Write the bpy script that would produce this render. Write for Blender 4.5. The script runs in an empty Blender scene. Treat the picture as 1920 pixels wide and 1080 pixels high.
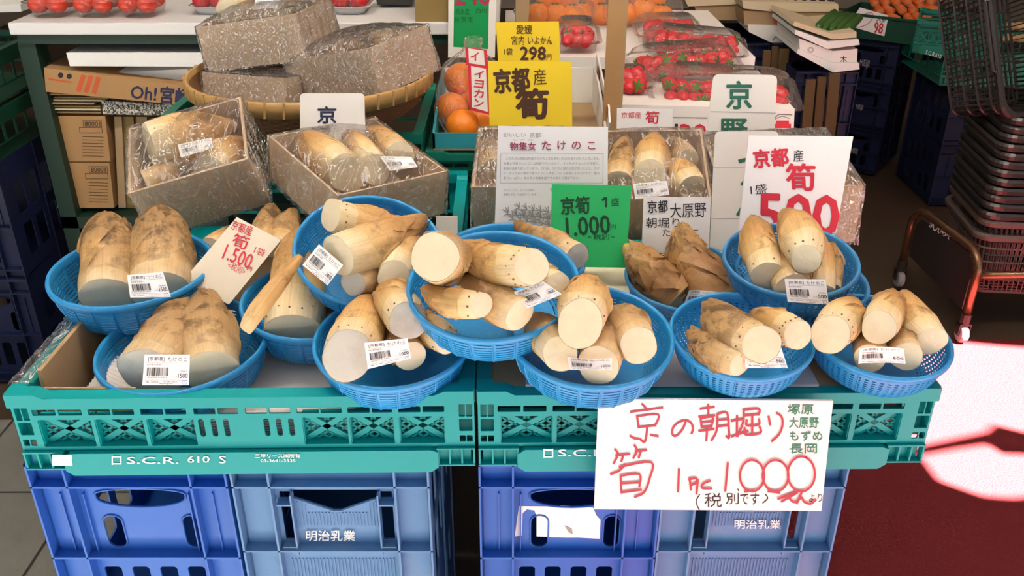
import bpy, bmesh, math, random
from mathutils import Vector, Matrix, Euler, noise
from mathutils.geometry import tessellate_polygon
PI = math.pi; R = math.radians; V = Vector
sc = bpy.context.scene
COL = sc.collection
# ------------------------------------------------------------------ camera, light, exposure
PITCH, FPX, CAMZ = R(27.5), 1700.0, 1.45
cam_d = bpy.data.cameras.new('camera'); cam_d.sensor_width = 36; cam_d.lens = 36 * FPX / 1920
cam_d.clip_start = 0.05; cam_d.clip_end = 100
cam = bpy.data.objects.new('camera', cam_d); COL.objects.link(cam)
cam.location = (0, 0, CAMZ); cam.rotation_euler = (PI / 2 - PITCH, 0, 0); sc.camera = cam
w = bpy.data.worlds.new('street_sky'); sc.world = w; w.use_nodes = True
bg = w.node_tree.nodes['Background']; bg.inputs[0].default_value = (0.88, 0.94, 1.0, 1); bg.inputs[1].default_value = 0.54
sun_d = bpy.data.lights.new('sun', 'SUN'); sun_d.energy = 125; sun_d.angle = R(0.6); sun_d.color = (1, 0.93, 0.84)
sun = bpy.data.objects.new('sun', sun_d); COL.objects.link(sun)
SUN = V((0.36, -0.42, 0.83)).normalized(); sun.location = (2, -2, 5)
sun.rotation_euler = SUN.to_track_quat('Z', 'Y').to_euler()
vs = sc.view_settings; vs.view_transform = 'Standard'; vs.look = 'None'; vs.exposure = 0.38; vs.gamma = 1.0; vs.use_curve_mapping = False
sc.cycles.sample_clamp_indirect = 6.0
sc.cycles.max_bounces = 10; sc.cycles.transparent_max_bounces = 24
# ------------------------------------------------------------------ photo geometry (pixel -> place at its own distance)
FW = V((0, math.cos(PITCH), -math.sin(PITCH))); UP = V((0, math.sin(PITCH), math.cos(PITCH))); C0 = V((0, 0, CAMZ))
def ray(px, py): return FW + V((1, 0, 0)) * ((px - 960) / FPX) + UP * ((540 - py) / FPX)
def at(px, py, zc): return C0 + ray(px, py) * zc
def at_z(px, py, z): d = ray(px, py); return C0 + d * ((z - CAMZ) / d.z)
def at_y(px, py, y): d = ray(px, py); return C0 + d * (y / d.y)
# ------------------------------------------------------------------ objects
def put(o, label, cat, group=None):
    o['label'] = label; o['category'] = cat
    if group: o['group'] = group
    return o
def thing(name, label, cat, loc=(0, 0, 0), rotz=0.0, group=None):
    o = bpy.data.objects.new(name, None); COL.objects.link(o); o.empty_display_size = 0.05
    o.location = loc; o.rotation_euler = (0, 0, rotz)
    return put(o, label, cat, group)
def copy_tree(o, parent=None):
    c = o.copy(); COL.objects.link(c)
    if parent: c.parent = parent
    for ch in o.children: copy_tree(ch, c)
    return c
def wmat(o):
    m = o.matrix_basis.copy()
    while o.parent: o = o.parent; m = o.matrix_basis @ m
    return m
class MB:
    def __init__(s): s.v = []; s.f = []; s.t = []
    def add(s, vs_, fs, t=None):
        n = len(s.v); s.v += [V(a) for a in vs_]; s.f += [[i + n for i in q] for q in fs]
        s.t += (t if t is not None else [None] * len(vs_)); return s
    def box(s, lo, hi, M=None):
        x0, y0, z0 = lo; x1, y1, z1 = hi
        p = [V((x, y, z)) for z in (z0, z1) for y in (y0, y1) for x in (x0, x1)]
        if M: p = [M @ a for a in p]
        return s.add(p, [(0, 2, 3, 1), (4, 5, 7, 6), (0, 1, 5, 4), (2, 6, 7, 3), (0, 4, 6, 2), (1, 3, 7, 5)])
    def bar(s, a, b, wd, dp, up=(0, 0, 1)):
        a = V(a); b = V(b); x = (b - a).normalized(); y = V(up).cross(x)
        y = y.normalized() if y.length > 1e-6 else V((0, 1, 0)); z = x.cross(y)
        p = [q + y * (i * wd / 2) + z * (j * dp / 2) for q in (a, b) for j in (-1, 1) for i in (-1, 1)]
        return s.add(p, [(0, 2, 3, 1), (4, 5, 7, 6), (0, 1, 5, 4), (2, 6, 7, 3), (0, 4, 6, 2), (1, 3, 7, 5)])
    def tube(s, pts, r, n=8, closed=False, caps=True):
        pts = [V(p) for p in pts]; m = len(pts); rs = r if isinstance(r, (list, tuple)) else [r] * m
        ring = []; prev = None
        for i, p in enumerate(pts):
            a = pts[(i - 1) % m] if (closed or i > 0) else p; b = pts[(i + 1) % m] if (closed or i < m - 1) else p
            d = (b - a).normalized()
            if prev is None:
                prev = d.orthogonal().normalized()
            prev = (prev - d * prev.dot(d)); prev = prev.normalized() if prev.length > 1e-7 else d.orthogonal().normalized()
            q = d.cross(prev)
            ring.append([p + (prev * math.cos(2 * PI * k / n) + q * math.sin(2 * PI * k / n)) * rs[i] for k in range(n)])
        vs_ = [p for g in ring for p in g]; fs = []
        for i in range(m if closed else m - 1):
            j = (i + 1) % m
            for k in range(n): fs.append((i * n + k, i * n + (k + 1) % n, j * n + (k + 1) % n, j * n + k))
        if caps and not closed: fs += [tuple(range(n))[::-1], tuple(range((m - 1) * n, m * n))]
        return s.add(vs_, fs)
    def lathe(s, prof, n=48, M=None, wob=0):
        vs_ = []; fs = []; m = len(prof)
        for i in range(n):
            a = 2 * PI * i / n
            for r, z in prof:
                p = V((r * math.cos(a), r * math.sin(a), z)); vs_.append(M @ p if M else p)
        for i in range(n):
            j = (i + 1) % n
            for k in range(m - 1): fs.append((i * m + k, j * m + k, j * m + k + 1, i * m + k + 1))
        return s.add(vs_, fs)
    def prism(s, outer, holes, M, dep):
        """outline in the XZ plane of M (x right, z up), front at y=0, back at y=dep, holes cut through"""
        loops = [[V((a, b, 0)) for a, b in L] for L in [outer] + list(holes)]
        tri = tessellate_polygon(loops); flat = [p for L in loops for p in L]; n = len(flat)
        vs_ = [M @ V((p.x, 0, p.y)) for p in flat] + [M @ V((p.x, dep, p.y)) for p in flat]
        fs = []
        for t in tri:
            a, b, c = (flat[i] for i in t)
            if (b - a).cross(c - a).z < 0: t = t[::-1]
            fs += [tuple(t), tuple(i + n for i in t[::-1])]
        o = 0
        for L in loops:
            m = len(L)
            for i in range(m): j = (i + 1) % m; fs.append((o + i, o + i + n, o + j + n, o + j))
            o += m
        return s.add(vs_, fs)
    def build(s, name, mat, parent=None, smooth=False, local=False, label=None, origin=None, bevel=0):
        o_ = Matrix() if local else (wmat(parent).inverted() if parent else Matrix.Translation(-V(origin)) if origin is not None else Matrix())
        me = bpy.data.meshes.new(name); me.from_pydata([tuple(o_ @ p) for p in s.v], [], s.f)
        if any(s.t):
            at_ = me.attributes.new('along', 'FLOAT_VECTOR', 'POINT'); at_.data.foreach_set('vector', [q for a in s.t for q in (a if a else (0, 0, 0))])
        if smooth: me.polygons.foreach_set('use_smooth', [True] * len(me.polygons))
        if mat: me.materials.append(M_[mat] if isinstance(mat, str) else mat)
        ob = bpy.data.objects.new(name, me); COL.objects.link(ob)
        if parent: ob.parent = parent
        elif origin is not None: ob.location = origin
        if label: ob['label'] = label
        if bevel:
            b = ob.modifiers.new('bevel', 'BEVEL'); b.width = bevel; b.segments = 2; b.limit_method = 'ANGLE'
        return ob
def rrect(x0, z0, x1, z1, r=0.003, n=4):
    r = min(r, (x1 - x0) / 2, (z1 - z0) / 2); out = []
    for cx, cz, a in ((x1 - r, z1 - r, 0), (x0 + r, z1 - r, 90), (x0 + r, z0 + r, 180), (x1 - r, z0 + r, 270)):
        for k in range(n + 1): out.append((cx + r * math.cos(R(a + 90 * k / n)), cz + r * math.sin(R(a + 90 * k / n))))
    return out
def frame(o, x, z):
    x = V(x).normalized(); z = V(z); y = z.cross(x).normalized(); z = x.cross(y)
    M = Matrix((x, y, z)).transposed().to_4x4(); M.translation = V(o); return M
# ------------------------------------------------------------------ materials
M_ = {}
def nn(t, typ, **k):
    n = t.nodes.new(typ)
    for a, b in k.items(): setattr(n, a, b)
    return n
def pm(name, col, rough=0.5, spec=0.5, var=0.12, scale=18.0, bump=0.0, bscale=None, dark=None, dscale=6.0, damt=0.35, metal=0.0, trans=0.0, rvar=0.1, sss=0.0):
    m = bpy.data.materials.new(name); m.use_nodes = True; t = m.node_tree; b = t.nodes['Principled BSDF']
    tc = nn(t, 'ShaderNodeTexCoord'); no = nn(t, 'ShaderNodeTexNoise'); no.inputs['Scale'].default_value = scale; no.inputs['Detail'].default_value = 5
    t.links.new(tc.outputs['Object'], no.inputs['Vector'])
    mx = nn(t, 'ShaderNodeMix', data_type='RGBA', blend_type='MIX')
    a = [max(0, c * (1 - var)) for c in col]; c2 = [min(1, c * (1 + var)) for c in col]
    mx.inputs[6].default_value = (*a, 1); mx.inputs[7].default_value = (*c2, 1)
    t.links.new(no.outputs['Fac'], mx.inputs[0]); out = mx.outputs[2]
    if dark:
        n2 = nn(t, 'ShaderNodeTexNoise'); n2.inputs['Scale'].default_value = dscale; n2.inputs['Detail'].default_value = 8; n2.inputs['Roughness'].default_value = 0.65
        t.links.new(tc.outputs['Object'], n2.inputs['Vector'])
        rp = nn(t, 'ShaderNodeMapRange'); rp.inputs[1].default_value = 0.5; rp.inputs[2].default_value = 0.72; rp.inputs[4].default_value = damt
        t.links.new(n2.outputs['Fac'], rp.inputs[0])
        m2 = nn(t, 'ShaderNodeMix', data_type='RGBA'); m2.inputs[7].default_value = (*dark, 1)
        t.links.new(rp.outputs[0], m2.inputs[0]); t.links.new(out, m2.inputs[6]); out = m2.outputs[2]
    t.links.new(out, b.inputs['Base Color'])
    rr = nn(t, 'ShaderNodeMapRange'); rr.inputs[3].default_value = max(0.02, rough - rvar); rr.inputs[4].default_value = min(1, rough + rvar)
    t.links.new(no.outputs['Fac'], rr.inputs[0]); t.links.new(rr.outputs[0], b.inputs['Roughness'])
    b.inputs['Specular IOR Level'].default_value = spec; b.inputs['Metallic'].default_value = metal
    b.inputs['Transmission Weight'].default_value = trans
    if sss: b.inputs['Subsurface Weight'].default_value = sss; b.inputs['Subsurface Radius'].default_value = (0.01, 0.006, 0.003)
    if bump:
        n3 = nn(t, 'ShaderNodeTexNoise'); n3.inputs['Scale'].default_value = bscale or scale * 4; n3.inputs['Detail'].default_value = 4
        t.links.new(tc.outputs['Object'], n3.inputs['Vector'])
        bp = nn(t, 'ShaderNodeBump'); bp.inputs['Strength'].default_value = bump; bp.inputs['Distance'].default_value = 0.004
        t.links.new(n3.outputs['Fac'], bp.inputs['Height']); t.links.new(bp.outputs[0], b.inputs['Normal'])
    M_[name] = m; return m
def emit(name, col, st):
    m = bpy.data.materials.new(name); m.use_nodes = True; t = m.node_tree; t.nodes.clear()
    e = nn(t, 'ShaderNodeEmission'); e.inputs[0].default_value = (*col, 1); e.inputs[1].default_value = st
    o = nn(t, 'ShaderNodeOutputMaterial'); t.links.new(e.outputs[0], o.inputs[0]); M_[name] = m
def film(name, haze=0.05, tint=(0.97, 0.96, 0.94), bsc=30.0, bstr=0.8, rough=0.07, ior=1.5, crease_glare=0.25, refl=1.8, bdist=0.006):
    m = bpy.data.materials.new(name); m.use_nodes = True; t = m.node_tree; t.nodes.clear()
    tc = nn(t, 'ShaderNodeTexCoord'); mp = nn(t, 'ShaderNodeMapping'); mp.inputs['Scale'].default_value = (2.0, 0.35, 1.5); mp.inputs['Rotation'].default_value = (0.2, 0.3, 0.6)
    t.links.new(tc.outputs['Object'], mp.inputs[0])
    n1 = nn(t, 'ShaderNodeTexNoise'); n1.inputs['Scale'].default_value = bsc; n1.inputs['Detail'].default_value = 3; n1.inputs['Distortion'].default_value = 1.6
    t.links.new(mp.outputs[0], n1.inputs['Vector'])
    v1 = nn(t, 'ShaderNodeTexVoronoi', feature='DISTANCE_TO_EDGE'); v1.inputs['Scale'].default_value = bsc * 0.8
    ad = nn(t, 'ShaderNodeVectorMath', operation='ADD'); t.links.new(mp.outputs[0], ad.inputs[0]); t.links.new(n1.outputs['Color'], ad.inputs[1]); t.links.new(ad.outputs[0], v1.inputs['Vector'])
    sm = nn(t, 'ShaderNodeMath', operation='MINIMUM'); sm.inputs[1].default_value = 0.16; t.links.new(v1.outputs['Distance'], sm.inputs[0])
    s2 = nn(t, 'ShaderNodeMath', operation='MULTIPLY_ADD'); s2.inputs[1].default_value = 2.5; t.links.new(sm.outputs[0], s2.inputs[0]); t.links.new(n1.outputs['Fac'], s2.inputs[2])
    bp = nn(t, 'ShaderNodeBump'); bp.inputs['Strength'].default_value = bstr; bp.inputs['Distance'].default_value = bdist
    t.links.new(s2.outputs[0], bp.inputs['Height'])
    lw = nn(t, 'ShaderNodeLayerWeight'); lw.inputs[0].default_value = 0.5
    fp_ = nn(t, 'ShaderNodeMath', operation='POWER'); fp_.inputs[1].default_value = 5.0; t.links.new(lw.outputs['Facing'], fp_.inputs[0])
    fr = nn(t, 'ShaderNodeMath', operation='MULTIPLY_ADD'); fr.inputs[1].default_value = 0.9; fr.inputs[2].default_value = 0.045; t.links.new(fp_.outputs[0], fr.inputs[0])
    fm = nn(t, 'ShaderNodeMath', operation='MULTIPLY', use_clamp=True); fm.inputs[1].default_value = refl; t.links.new(fr.outputs[0], fm.inputs[0])
    tr = nn(t, 'ShaderNodeBsdfTransparent'); tr.inputs[0].default_value = (*tint, 1)
    df = nn(t, 'ShaderNodeBsdfDiffuse'); df.inputs[0].default_value = (0.97, 0.97, 0.97, 1)
    n5 = nn(t, 'ShaderNodeTexNoise'); n5.inputs['Scale'].default_value = bsc * 1.3; n5.inputs['Detail'].default_value = 2; n5.inputs['Distortion'].default_value = 2.2; t.links.new(mp.outputs[0], n5.inputs['Vector'])
    r1 = nn(t, 'ShaderNodeMath', operation='SUBTRACT'); r1.inputs[1].default_value = 0.5; t.links.new(n5.outputs['Fac'], r1.inputs[0])
    r2 = nn(t, 'ShaderNodeMath', operation='ABSOLUTE'); t.links.new(r1.outputs[0], r2.inputs[0])
    r3 = nn(t, 'ShaderNodeMapRange'); r3.inputs[1].default_value = 0.0; r3.inputs[2].default_value = 0.030; r3.inputs[3].default_value = haze + crease_glare; r3.inputs[4].default_value = haze; t.links.new(r2.outputs[0], r3.inputs[0])  # white streaks along the creases, painted in for the film's glare
    m1 = nn(t, 'ShaderNodeMixShader'); t.links.new(r3.outputs[0], m1.inputs[0]); t.links.new(tr.outputs[0], m1.inputs[1]); t.links.new(df.outputs[0], m1.inputs[2])
    gl = nn(t, 'ShaderNodeBsdfGlossy'); gl.inputs['Roughness'].default_value = rough; t.links.new(bp.outputs[0], gl.inputs['Normal'])
    m2 = nn(t, 'ShaderNodeMixShader'); t.links.new(fm.outputs[0], m2.inputs[0]); t.links.new(m1.outputs[0], m2.inputs[1]); t.links.new(gl.outputs[0], m2.inputs[2])
    o = nn(t, 'ShaderNodeOutputMaterial'); t.links.new(m2.outputs[0], o.inputs[0]); M_[name] = m
def shootmat(name, stops, blotch, bamt, thr=0.55):
    """colour runs along the shoot from the pale cut base to the brown tip"""
    m = bpy.data.materials.new(name); m.use_nodes = True; t = m.node_tree; b = t.nodes['Principled BSDF']
    a0 = nn(t, 'ShaderNodeAttribute', attribute_name='along'); a = nn(t, 'ShaderNodeSeparateXYZ'); t.links.new(a0.outputs['Vector'], a.inputs[0]); tc = nn(t, 'ShaderNodeTexCoord'); oi = nn(t, 'ShaderNodeObjectInfo')
    ad = nn(t, 'ShaderNodeVectorMath', operation='ADD'); t.links.new(tc.outputs['Object'], ad.inputs[0]); t.links.new(oi.outputs['Random'], ad.inputs[1])
    n1 = nn(t, 'ShaderNodeTexNoise'); n1.inputs['Scale'].default_value = 28; n1.inputs['Detail'].default_value = 6; t.links.new(ad.outputs[0], n1.inputs['Vector'])
    s1 = nn(t, 'ShaderNodeMath', operation='MULTIPLY_ADD'); s1.inputs[1].default_value = 0.42; t.links.new(n1.outputs['Fac'], s1.inputs[0]); t.links.new(a.outputs[2], s1.inputs[2])
    s2 = nn(t, 'ShaderNodeMath', operation='SUBTRACT'); s2.inputs[1].default_value = 0.21; t.links.new(s1.outputs[0], s2.inputs[0])
    cr = nn(t, 'ShaderNodeValToRGB'); el = cr.color_ramp.elements
    while len(el) < len(stops): el.new(0.5)
    for e, (p, c) in zip(el, stops): e.position = p; e.color = (*c, 1)
    t.links.new(s2.outputs[0], cr.inputs[0])
    n2 = nn(t, 'ShaderNodeTexNoise'); n2.inputs['Scale'].default_value = 30; n2.inputs['Detail'].default_value = 10; n2.inputs['Roughness'].default_value = 0.7; t.links.new(ad.outputs[0], n2.inputs['Vector'])
    mr = nn(t, 'ShaderNodeMapRange'); mr.inputs[1].default_value = thr; mr.inputs[2].default_value = thr + 0.12; mr.inputs[4].default_value = bamt; t.links.new(n2.outputs['Fac'], mr.inputs[0])
    mx = nn(t, 'ShaderNodeMix', data_type='RGBA'); mx.inputs[7].default_value = (*blotch, 1); tm = nn(t, 'ShaderNodeMath', operation='MULTIPLY_ADD'); tm.inputs[1].default_value = 1.5; tm.inputs[2].default_value = 0.15; t.links.new(a.outputs[2], tm.inputs[0])
    tq = nn(t, 'ShaderNodeMath', operation='MULTIPLY', use_clamp=True); t.links.new(mr.outputs[0], tq.inputs[0]); t.links.new(tm.outputs[0], tq.inputs[1]); t.links.new(tq.outputs[0], mx.inputs[0]); t.links.new(cr.outputs[0], mx.inputs[6])
    st = nn(t, 'ShaderNodeMapping'); st.inputs['Scale'].default_value = (14, 14, 1.6); t.links.new(a0.outputs['Vector'], st.inputs[0])
    sa = nn(t, 'ShaderNodeVectorMath', operation='ADD'); t.links.new(st.outputs[0], sa.inputs[0]); t.links.new(oi.outputs['Random'], sa.inputs[1])
    sn = nn(t, 'ShaderNodeTexNoise'); sn.inputs['Scale'].default_value = 1.0; sn.inputs['Detail'].default_value = 4; t.links.new(sa.outputs[0], sn.inputs['Vector'])
    sr = nn(t, 'ShaderNodeMapRange'); sr.inputs[1].default_value = 0.35; sr.inputs[2].default_value = 0.7; sr.inputs[3].default_value = 1.08; sr.inputs[4].default_value = 0.86; t.links.new(sn.outputs['Fac'], sr.inputs[0])
    sm = nn(t, 'ShaderNodeMix', data_type='RGBA', blend_type='MULTIPLY'); sm.inputs[0].default_value = 1.0; t.links.new(mx.outputs[2], sm.inputs[6]); t.links.new(sr.outputs[0], sm.inputs[7])
    t.links.new(sm.outputs[2], b.inputs['Base Color']); b.inputs['Roughness'].default_value = 0.5; b.inputs['Specular IOR Level'].default_value = 0.35
    wv = nn(t, 'ShaderNodeTexNoise'); wv.inputs['Scale'].default_value = 160; wv.inputs['Detail'].default_value = 3; t.links.new(ad.outputs[0], wv.inputs['Vector'])
    bp = nn(t, 'ShaderNodeBump'); bp.inputs['Strength'].default_value = 0.25; bp.inputs['Distance'].default_value = 0.003; t.links.new(wv.outputs['Fac'], bp.inputs['Height']); t.links.new(bp.outputs[0], b.inputs['Normal'])
    M_[name] = m
CREAM = (0.80, 0.69, 0.46)
shootmat('shoot_pale', [(0, (0.70, 0.60, 0.40)), (0.25, (0.70, 0.52, 0.26)), (0.6, (0.55, 0.33, 0.12)), (1, (0.34, 0.19, 0.08))], (0.25, 0.14, 0.06), 0.75, 0.56)
shootmat('shoot_tan', [(0, (0.66, 0.53, 0.33)), (0.22, (0.58, 0.38, 0.16)), (0.6, (0.45, 0.25, 0.085)), (1, (0.27, 0.15, 0.06))], (0.17, 0.095, 0.038), 0.9, 0.50)
shootmat('shoot_brown', [(0, (0.42, 0.26, 0.11)), (0.3, (0.33, 0.17, 0.065)), (0.7, (0.25, 0.12, 0.042)), (1, (0.50, 0.36, 0.13))], (0.11, 0.05, 0.018), 0.75, 0.50)
shootmat('husk_tan', [(0, (0.68, 0.56, 0.34)), (0.3, (0.62, 0.42, 0.18)), (0.65, (0.48, 0.27, 0.095)), (1, (0.29, 0.16, 0.065))], (0.18, 0.10, 0.04), 0.85, 0.53)
shootmat('husk_soil', [(0, (0.62, 0.47, 0.27)), (0.3, (0.47, 0.30, 0.135)), (1, (0.25, 0.145, 0.06))], (0.12, 0.07, 0.03), 0.95, 0.47)
shootmat('husk_brown', [(0, (0.36, 0.20, 0.08)), (0.5, (0.28, 0.14, 0.05)), (1, (0.36, 0.22, 0.075))], (0.10, 0.05, 0.018), 0.75, 0.5)
pm('shoot_cut', (0.72, 0.64, 0.46), 0.45, 0.4, 0.06, 30, 0.25, 90, (0.55, 0.46, 0.28), 40, 0.25, sss=0.1)
pm('shoot_cut_shaded', (0.53, 0.53, 0.48), 0.4, 0.4, 0.08, 30, 0.25, 90, (0.34, 0.30, 0.22), 20, 0.55, sss=0.1)  # cut face greyed in its colour to stand for shade
pm('root_nub', (0.16, 0.09, 0.07), 0.6, 0.3)
pm('shoot_fringe', (0.62, 0.46, 0.24), 0.6, 0.3)
pm('basket_blue', (0.018, 0.26, 0.60), 0.36, 0.5, 0.10, 14, 0.12, 60, (0.10, 0.36, 0.62), 12, 0.35)
pm('basket_blue_dull', (0.035, 0.22, 0.48), 0.42, 0.45, 0.10, 14, 0.12, 60, (0.12, 0.32, 0.52), 12, 0.3)
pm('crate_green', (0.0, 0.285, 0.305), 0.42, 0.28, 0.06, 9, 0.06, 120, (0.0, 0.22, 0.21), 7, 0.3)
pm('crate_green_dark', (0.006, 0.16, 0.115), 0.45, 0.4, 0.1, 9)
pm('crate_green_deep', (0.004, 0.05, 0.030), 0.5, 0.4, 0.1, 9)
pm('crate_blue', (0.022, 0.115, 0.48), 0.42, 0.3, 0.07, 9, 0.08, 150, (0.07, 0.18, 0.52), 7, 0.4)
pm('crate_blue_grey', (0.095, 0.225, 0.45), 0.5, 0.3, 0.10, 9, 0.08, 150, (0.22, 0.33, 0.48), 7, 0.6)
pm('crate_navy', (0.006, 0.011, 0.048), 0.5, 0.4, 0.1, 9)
pm('card_tan', (0.36, 0.25, 0.14), 0.75, 0.2, 0.07, 14, 0.1, 120)
pm('card_brown', (0.40, 0.235, 0.105), 0.75, 0.2, 0.07, 14, 0.1, 120)
pm('card_grey', (0.62, 0.47, 0.32), 0.7, 0.25, 0.06, 12, 0.12, 60)
pm('card_olive', (0.27, 0.19, 0.07), 0.75, 0.2, 0.07, 14)
pm('card_cream', (0.60, 0.53, 0.36), 0.75, 0.2, 0.05, 14)
pm('card_shaded', (0.10, 0.062, 0.028), 0.8, 0.2, 0.1, 14)  # cardboard with shade put into its colour, for the leaning boards
pm('card_white', (0.78, 0.77, 0.74), 0.65, 0.3, 0.03, 20)
pm('card_teal', (0.025, 0.28, 0.36), 0.55, 0.4, 0.06, 14)
pm('foam_white', (0.80, 0.81, 0.80), 0.7, 0.3, 0.03, 60, 0.1, 200)
pm('paper_white', (0.83, 0.83, 0.84), 0.7, 0.25, 0.02, 20, 0.10, 18)
pm('paper_warm', (0.74, 0.68, 0.56), 0.7, 0.25, 0.03, 20, 0.08, 18)
pm('paper_yellow', (0.86, 0.63, 0.035), 0.65, 0.25, 0.03, 20, 0.05, 20)
pm('paper_green', (0.03, 0.46, 0.14), 0.65, 0.25, 0.05, 160)
pm('paper_deep_green', (0.005, 0.27, 0.075), 0.65, 0.25, 0.04, 60)
pm('board_pale', (0.66, 0.63, 0.46), 0.6, 0.3, 0.03, 20)
pm('board_grey', (0.50, 0.52, 0.57), 0.35, 0.5, 0.04, 20, 0.05, 30)
pm('sheet_white', (0.80, 0.78, 0.75), 0.5, 0.4, 0.04, 20)
pm('label_white', (0.86, 0.87, 0.90), 0.45, 0.4, 0.02, 20)
pm('ink_black', (0.02, 0.018, 0.02), 0.6, 0.3, 0.2)
pm('ink_brown', (0.07, 0.03, 0.018), 0.6, 0.3, 0.2)
pm('ink_grey', (0.30, 0.29, 0.29), 0.7, 0.2, 0.1)
pm('ink_red', (0.62, 0.03, 0.055), 0.6, 0.3, 0.12, 60)
pm('ink_marker_red', (0.40, 0.05, 0.08), 0.6, 0.3, 0.15, 60)
pm('ink_wine', (0.36, 0.03, 0.09), 0.6, 0.3, 0.1)
pm('ink_green', (0.02, 0.22, 0.12), 0.6, 0.3, 0.15, 60)
pm('ink_dark_green', (0.01, 0.06, 0.025), 0.6, 0.3, 0.1)
pm('ink_pine', (0.03, 0.14, 0.10), 0.6, 0.3, 0.1)
pm('ink_navy', (0.02, 0.025, 0.07), 0.6, 0.3, 0.1)
pm('ink_orange', (0.55, 0.10, 0.03), 0.6, 0.3, 0.1)
pm('ink_white', (0.82, 0.86, 0.88), 0.5, 0.4, 0.05)
pm('ink_blue', (0.10, 0.25, 0.62), 0.6, 0.3, 0.1)
pm('bamboo_strip', (0.44, 0.27, 0.10), 0.5, 0.4, 0.15, 40, 0.2, 120)
pm('bamboo_weave', (0.16, 0.075, 0.028), 0.55, 0.4, 0.25, 60, 0.2, 120)
pm('tomato_red', (0.62, 0.055, 0.03), 0.25, 0.5, 0.15, 25, sss=0.1)
pm('tomato_deep', (0.48, 0.015, 0.02), 0.22, 0.5, 0.15, 25, sss=0.1)
pm('strawberry_red', (0.60, 0.02, 0.03), 0.3, 0.5, 0.15, 25, 0.5, 160, sss=0.1)
pm('leaf_green', (0.05, 0.16, 0.02), 0.5, 0.4, 0.2, 30)
pm('orange_peel', (0.85, 0.24, 0.012), 0.38, 0.5, 0.1, 25, 0.25, 220, sss=0.08)
pm('carrot_orange', (0.72, 0.17, 0.04), 0.4, 0.5, 0.15, 25, 0.2, 100)
pm('cucumber_green', (0.03, 0.10, 0.015), 0.35, 0.5, 0.2, 40, 0.3, 120)
pm('aubergine', (0.02, 0.012, 0.03), 0.2, 0.6, 0.2)
pm('mushroom', (0.42, 0.30, 0.14), 0.6, 0.3, 0.2, 60)
pm('steel_green', (0.006, 0.030, 0.019), 0.5, 0.4, 0.15, 9)
pm('table_white', (0.70, 0.71, 0.72), 0.4, 0.5, 0.03, 9)
pm('plastic_black', (0.022, 0.021, 0.020), 0.30, 0.5, 0.15, 9)
pm('plastic_umber', (0.09, 0.065, 0.055), 0.45, 0.4, 0.1, 9)
pm('tube_bronze', (0.22, 0.13, 0.07), 0.28, 0.5, 0.1, 9, metal=0.8)
pm('caster_grey', (0.35, 0.35, 0.36), 0.4, 0.5, 0.1, 9)
pm('carpet_red', (0.15, 0.021, 0.025), 0.95, 0.1, 0.25, 160, 0.9, 220)
pm('floor_brown', (0.060, 0.040, 0.025), 0.6, 0.4, 0.25, 6, 0.1, 40)
pm('tile_grey', (0.20, 0.20, 0.18), 0.6, 0.4, 0.15, 12, 0.25, 60, (0.14, 0.14, 0.125), 5, 0.6)
pm('grout_dark', (0.07, 0.065, 0.06), 0.9, 0.2, 0.1)
pm('street_grey', (0.030, 0.030, 0.031), 0.9, 0.2, 0.1, 3)
pm('wall_plaster', (0.40, 0.36, 0.30), 0.9, 0.2, 0.05, 3)
pm('ceiling_paint', (0.55, 0.52, 0.47), 0.9, 0.2, 0.03, 3)
emit('tube_light', (1.0, 0.91, 0.78), 120)
emit('tube_light_dim', (1.0, 0.82, 0.6), 7)
film('wrap_film', 0.02, bsc=14, bstr=1.0, rough=0.10, crease_glare=0.40, refl=2.6, bdist=0.02)
film('wrap_film_crumpled', 0.04, bsc=22, bstr=1.0, rough=0.13, crease_glare=0.85, refl=4.5, bdist=0.03)
film('clamshell', 0.0, (0.99, 0.99, 0.99), bsc=14, bstr=0.5, rough=0.04, crease_glare=0.10)
film('bag_film', 0.01, (0.99, 0.98, 0.97), bsc=30, bstr=0.9, rough=0.06, crease_glare=0.25)
# speckled carton print
m = pm('card_speckle', (0.5, 0.5, 0.45), 0.7, 0.2); t = m.node_tree; b = t.nodes['Principled BSDF']
tc = nn(t, 'ShaderNodeTexCoord'); vo = nn(t, 'ShaderNodeTexNoise'); vo.inputs['Scale'].default_value = 95; vo.inputs['Distortion'].default_value = 2.5; t.links.new(tc.outputs['Object'], vo.inputs['Vector'])
cr = nn(t, 'ShaderNodeValToRGB'); cr.color_ramp.interpolation = 'CONSTANT'; cr.color_ramp.elements[0].color = (0.06, 0.06, 0.05, 1); cr.color_ramp.elements[1].position = 0.5; cr.color_ramp.elements[1].color = (0.58, 0.57, 0.5, 1)
t.links.new(vo.outputs['Fac'], cr.inputs[0]); t.links.new(cr.outputs[0], b.inputs['Base Color'])
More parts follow.
